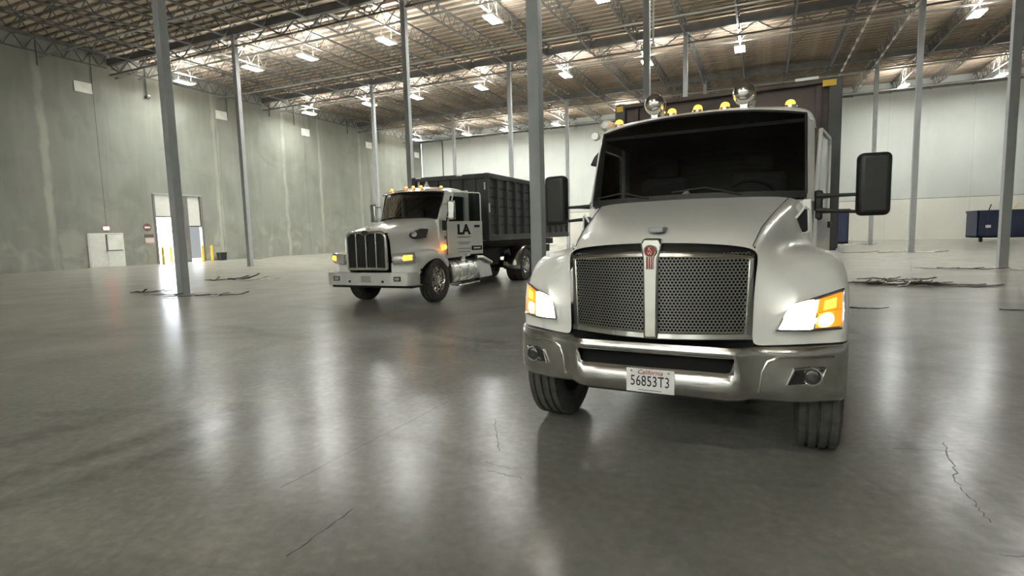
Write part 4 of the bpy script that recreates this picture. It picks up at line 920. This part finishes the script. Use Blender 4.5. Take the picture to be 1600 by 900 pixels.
# ------------------------------------------------------------------ blue containers at the back
def blue(x0, x1, y0, y1, h, label):
    root = tag(empty('waste_container', (x0, y0, 0)), label, 'container', 'dark blue waste containers'); W_, D_ = x1-x0, y1-y0
    b = MB(); t = .06
    b.box(0, W_, 0, t, .3, h).box(0, W_, D_-t, D_, .3, h).box(0, t, 0, D_, .3, h).box(W_-t, W_, 0, D_, .3, h).box(0, W_, 0, D_, .3, .4)
    b.build('tub', 'navy', root, smooth=0)
    MB().box(-.06, W_+.06, -.06, .08, h-.1, h+.04).box(-.06, .08, -.06, D_, h-.1, h+.04).build('rim', 'navy', root, smooth=0)
    k = .6
    while k < W_-.1: MB().box(k-.04, k+.04, -.06, 0, .35, h-.1).build('rib', 'navy', root, smooth=0); k += .75
    for xx in (.3, min(1.6, W_-.3)):
        MB().lathe([(-.08, 0), (-.08, .16), (.08, .16), (.08, 0)], 16, c=(xx, .25, .16)).build('caster', 'chassis', root)
    return root
b1 = blue(14.0, 20.5, 49.6, 52.0, 2.2, 'dark blue waste container at the right edge with scrap sticking out on top')
MB().box(.45, .75, -.075, -.06, 1.0, 1.2).build('white_sticker', 'plate', b1, smooth=0)
b2 = blue(2.2, 5.0, 40.6, 43.0, 2.45, 'dark blue container just showing to the right of the near truck door')
for k in range(9):
    x = 15.0+k*.6; q = MB().bar((x, 50.2+random.random(), 2.1), (x+random.uniform(-.9, .9), 50.6+random.random(), 2.35+random.uniform(.05, .4)), .06, .03).build('scrap_strip', ['scrap_black', 'scrap_brown', 'yellow', 'scrap_pale'][k % 4], b1, loc=(-14.0, -49.6, 0))

# ------------------------------------------------------------------ scraps on the floor
def scrap(name, mt, parent, x, y, L_, W_, rz, lift, z=.006,  curl=1.0, th=.008):
    mb = MB(); rows = []; n = 8
    ph_ = random.uniform(0, 6)
    for i in range(n+1):
        t = i/n; wv_ = W_*(.6+.4*math.sin(ph_+3*t))*(.35+.65*math.sin(math.pi*min(max(t, .08), .92)))
        zc = z+lift*(max(0, t-.55)/.45)**2*curl+abs(lift)*.25*abs(math.sin(ph_+5*t))
        off = .12*L_*math.sin(ph_+2.5*t)
        rows.append([(L_*(t-.5), off-wv_/2, zc+random.uniform(0, .02)), (L_*(t-.5), off, zc+abs(lift)*.2+random.uniform(0, .02)), (L_*(t-.5)+.02, off+wv_/2, zc+random.uniform(0, .02))])
    return mb.grid(rows).build(name, mt, parent, loc=(x, y, 0), rot=(0, 0, rz), solid=th, smooth=30)
def pile(x, y, label, items, name='debris_pile'):
    root = tag(empty(name, (x, y, 0)), label, 'debris', 'torn scraps on the floor')
    for mt, dx, dy, L_, W_, rz, lift, *zz in items: scrap('scrap', mt, root, dx, dy, L_, W_, rz, lift, *zz)
pile(-17.5, 10.85, 'dark crumpled scrap lying left of the scrap-strewn column base', [('scrap_black', 0, 0, .95, .30, .42, .06), ('scrap_brown', .35, .1, .8, .2, .5, .04), ('scrap_black', -.2, -.1, .5, .25, .3, .08)])
pile(-15.2, 10.55, 'flat torn brown scraps wrapped around the foot of the left column', [('scrap_brown', -.9, -.1, 1.2, .18, .45, .02), ('scrap_brown', .2, -.15, 1.3, .2, .5, .03), ('scrap_black', .9, .1, .9, .2, .4, .05), ('scrap_pale', 1.25, -.05, .35, .22, .3, .07), ('scrap_brown', 1.5, .3, .8, .1, .55, .06)])
pile(-18.35, 15.0, 'curled pale and brown cardboard scraps between the left column and far truck', [('scrap_brown', -.6, -.2, 1.5, .35, .45, .12), ('scrap_black', .1, 0, 1.1, .22, .55, .2), ('scrap_pale', .45, .05, 1.1, .45, .5, .12), ('scrap_pale', 1.1, .35, .9, .2, .4, .06), ('scrap_brown', -.9, -.5, .4, .1, 1.2, .12)])
pile(3.3, 16.6, 'large heap of torn brown scraps on the floor right of the near truck', [(random.choice(('scrap_brown', 'scrap_brown', 'scrap_black')), random.gauss(-.15, .5), random.gauss(.1, .25), random.uniform(.35, .8), random.uniform(.10, .26), random.uniform(-1.2, 1.2), random.uniform(.01, .05), random.choice((.006, .006, .04, .09, .14))) for _ in range(34)]+[('scrap_pale', -.1, -.4, .30, .2, .2, .09), ('scrap_brown', 1.1, -.15, 1.3, .26, -.15, .03), ('scrap_brown', 1.0, .1, 1.2, .2, -.1, .04), ('scrap_brown', 1.5, -.1, .9, .15, 0, .03), ('scrap_brown', -1.05, .2, .7, .2, .1, .08)])
pile(7.0, 34.2, 'flat scraps around the foot of the second column from the right', [('scrap_brown', -2.2, .2, 1.8, .4, .1, .05), ('scrap_brown', -.8, 0, 1.4, .35, .1, .06), ('scrap_pale', .7, -.1, 1.1, .5, .1, .1), ('scrap_black', 1.2, 0, .7, .3, 0, .06)])
pile(6.6, 22.3, 'flat dark scraps at the foot of the rightmost column', [('scrap_brown', -1.3, .1, 1.2, .22, -.3, .04), ('scrap_black', -.7, .0, 1.2, .25, -.3, .06), ('scrap_brown', -.1, -.1, 1.2, .2, -.4, .05), ('scrap_pale', .75, -.35, .6, .2, -.3, .04)])
pile(6.9, 46.2, 'small pale scraps by the thin column behind the door mirror', [('scrap_pale', -.9, .2, 1.0, .4, .1, .12), ('scrap_brown', -2.0, .5, 1.3, .3, .1, .08), ('scrap_brown', .1, 0, .9, .3, .1, .08)])
tag(scrap('floor_scrap', 'scrap_black', None, 1.75, 11.9, .75, .09, .05, .02), 'thin dark strip on the floor beside the near truck right headlight', 'debris')
tag(scrap('floor_scrap', 'scrap_black', None, 4.15, 12.1, .7, .09, -.35, .02), 'thin dark strip on the floor near the right edge of the picture', 'debris')
tag(scrap('floor_scrap', 'scrap_brown', None, -35.6, 30.9, 1.6, .3, 1.4, .12), 'loose brown scrap along the wall right of the black bin', 'debris')
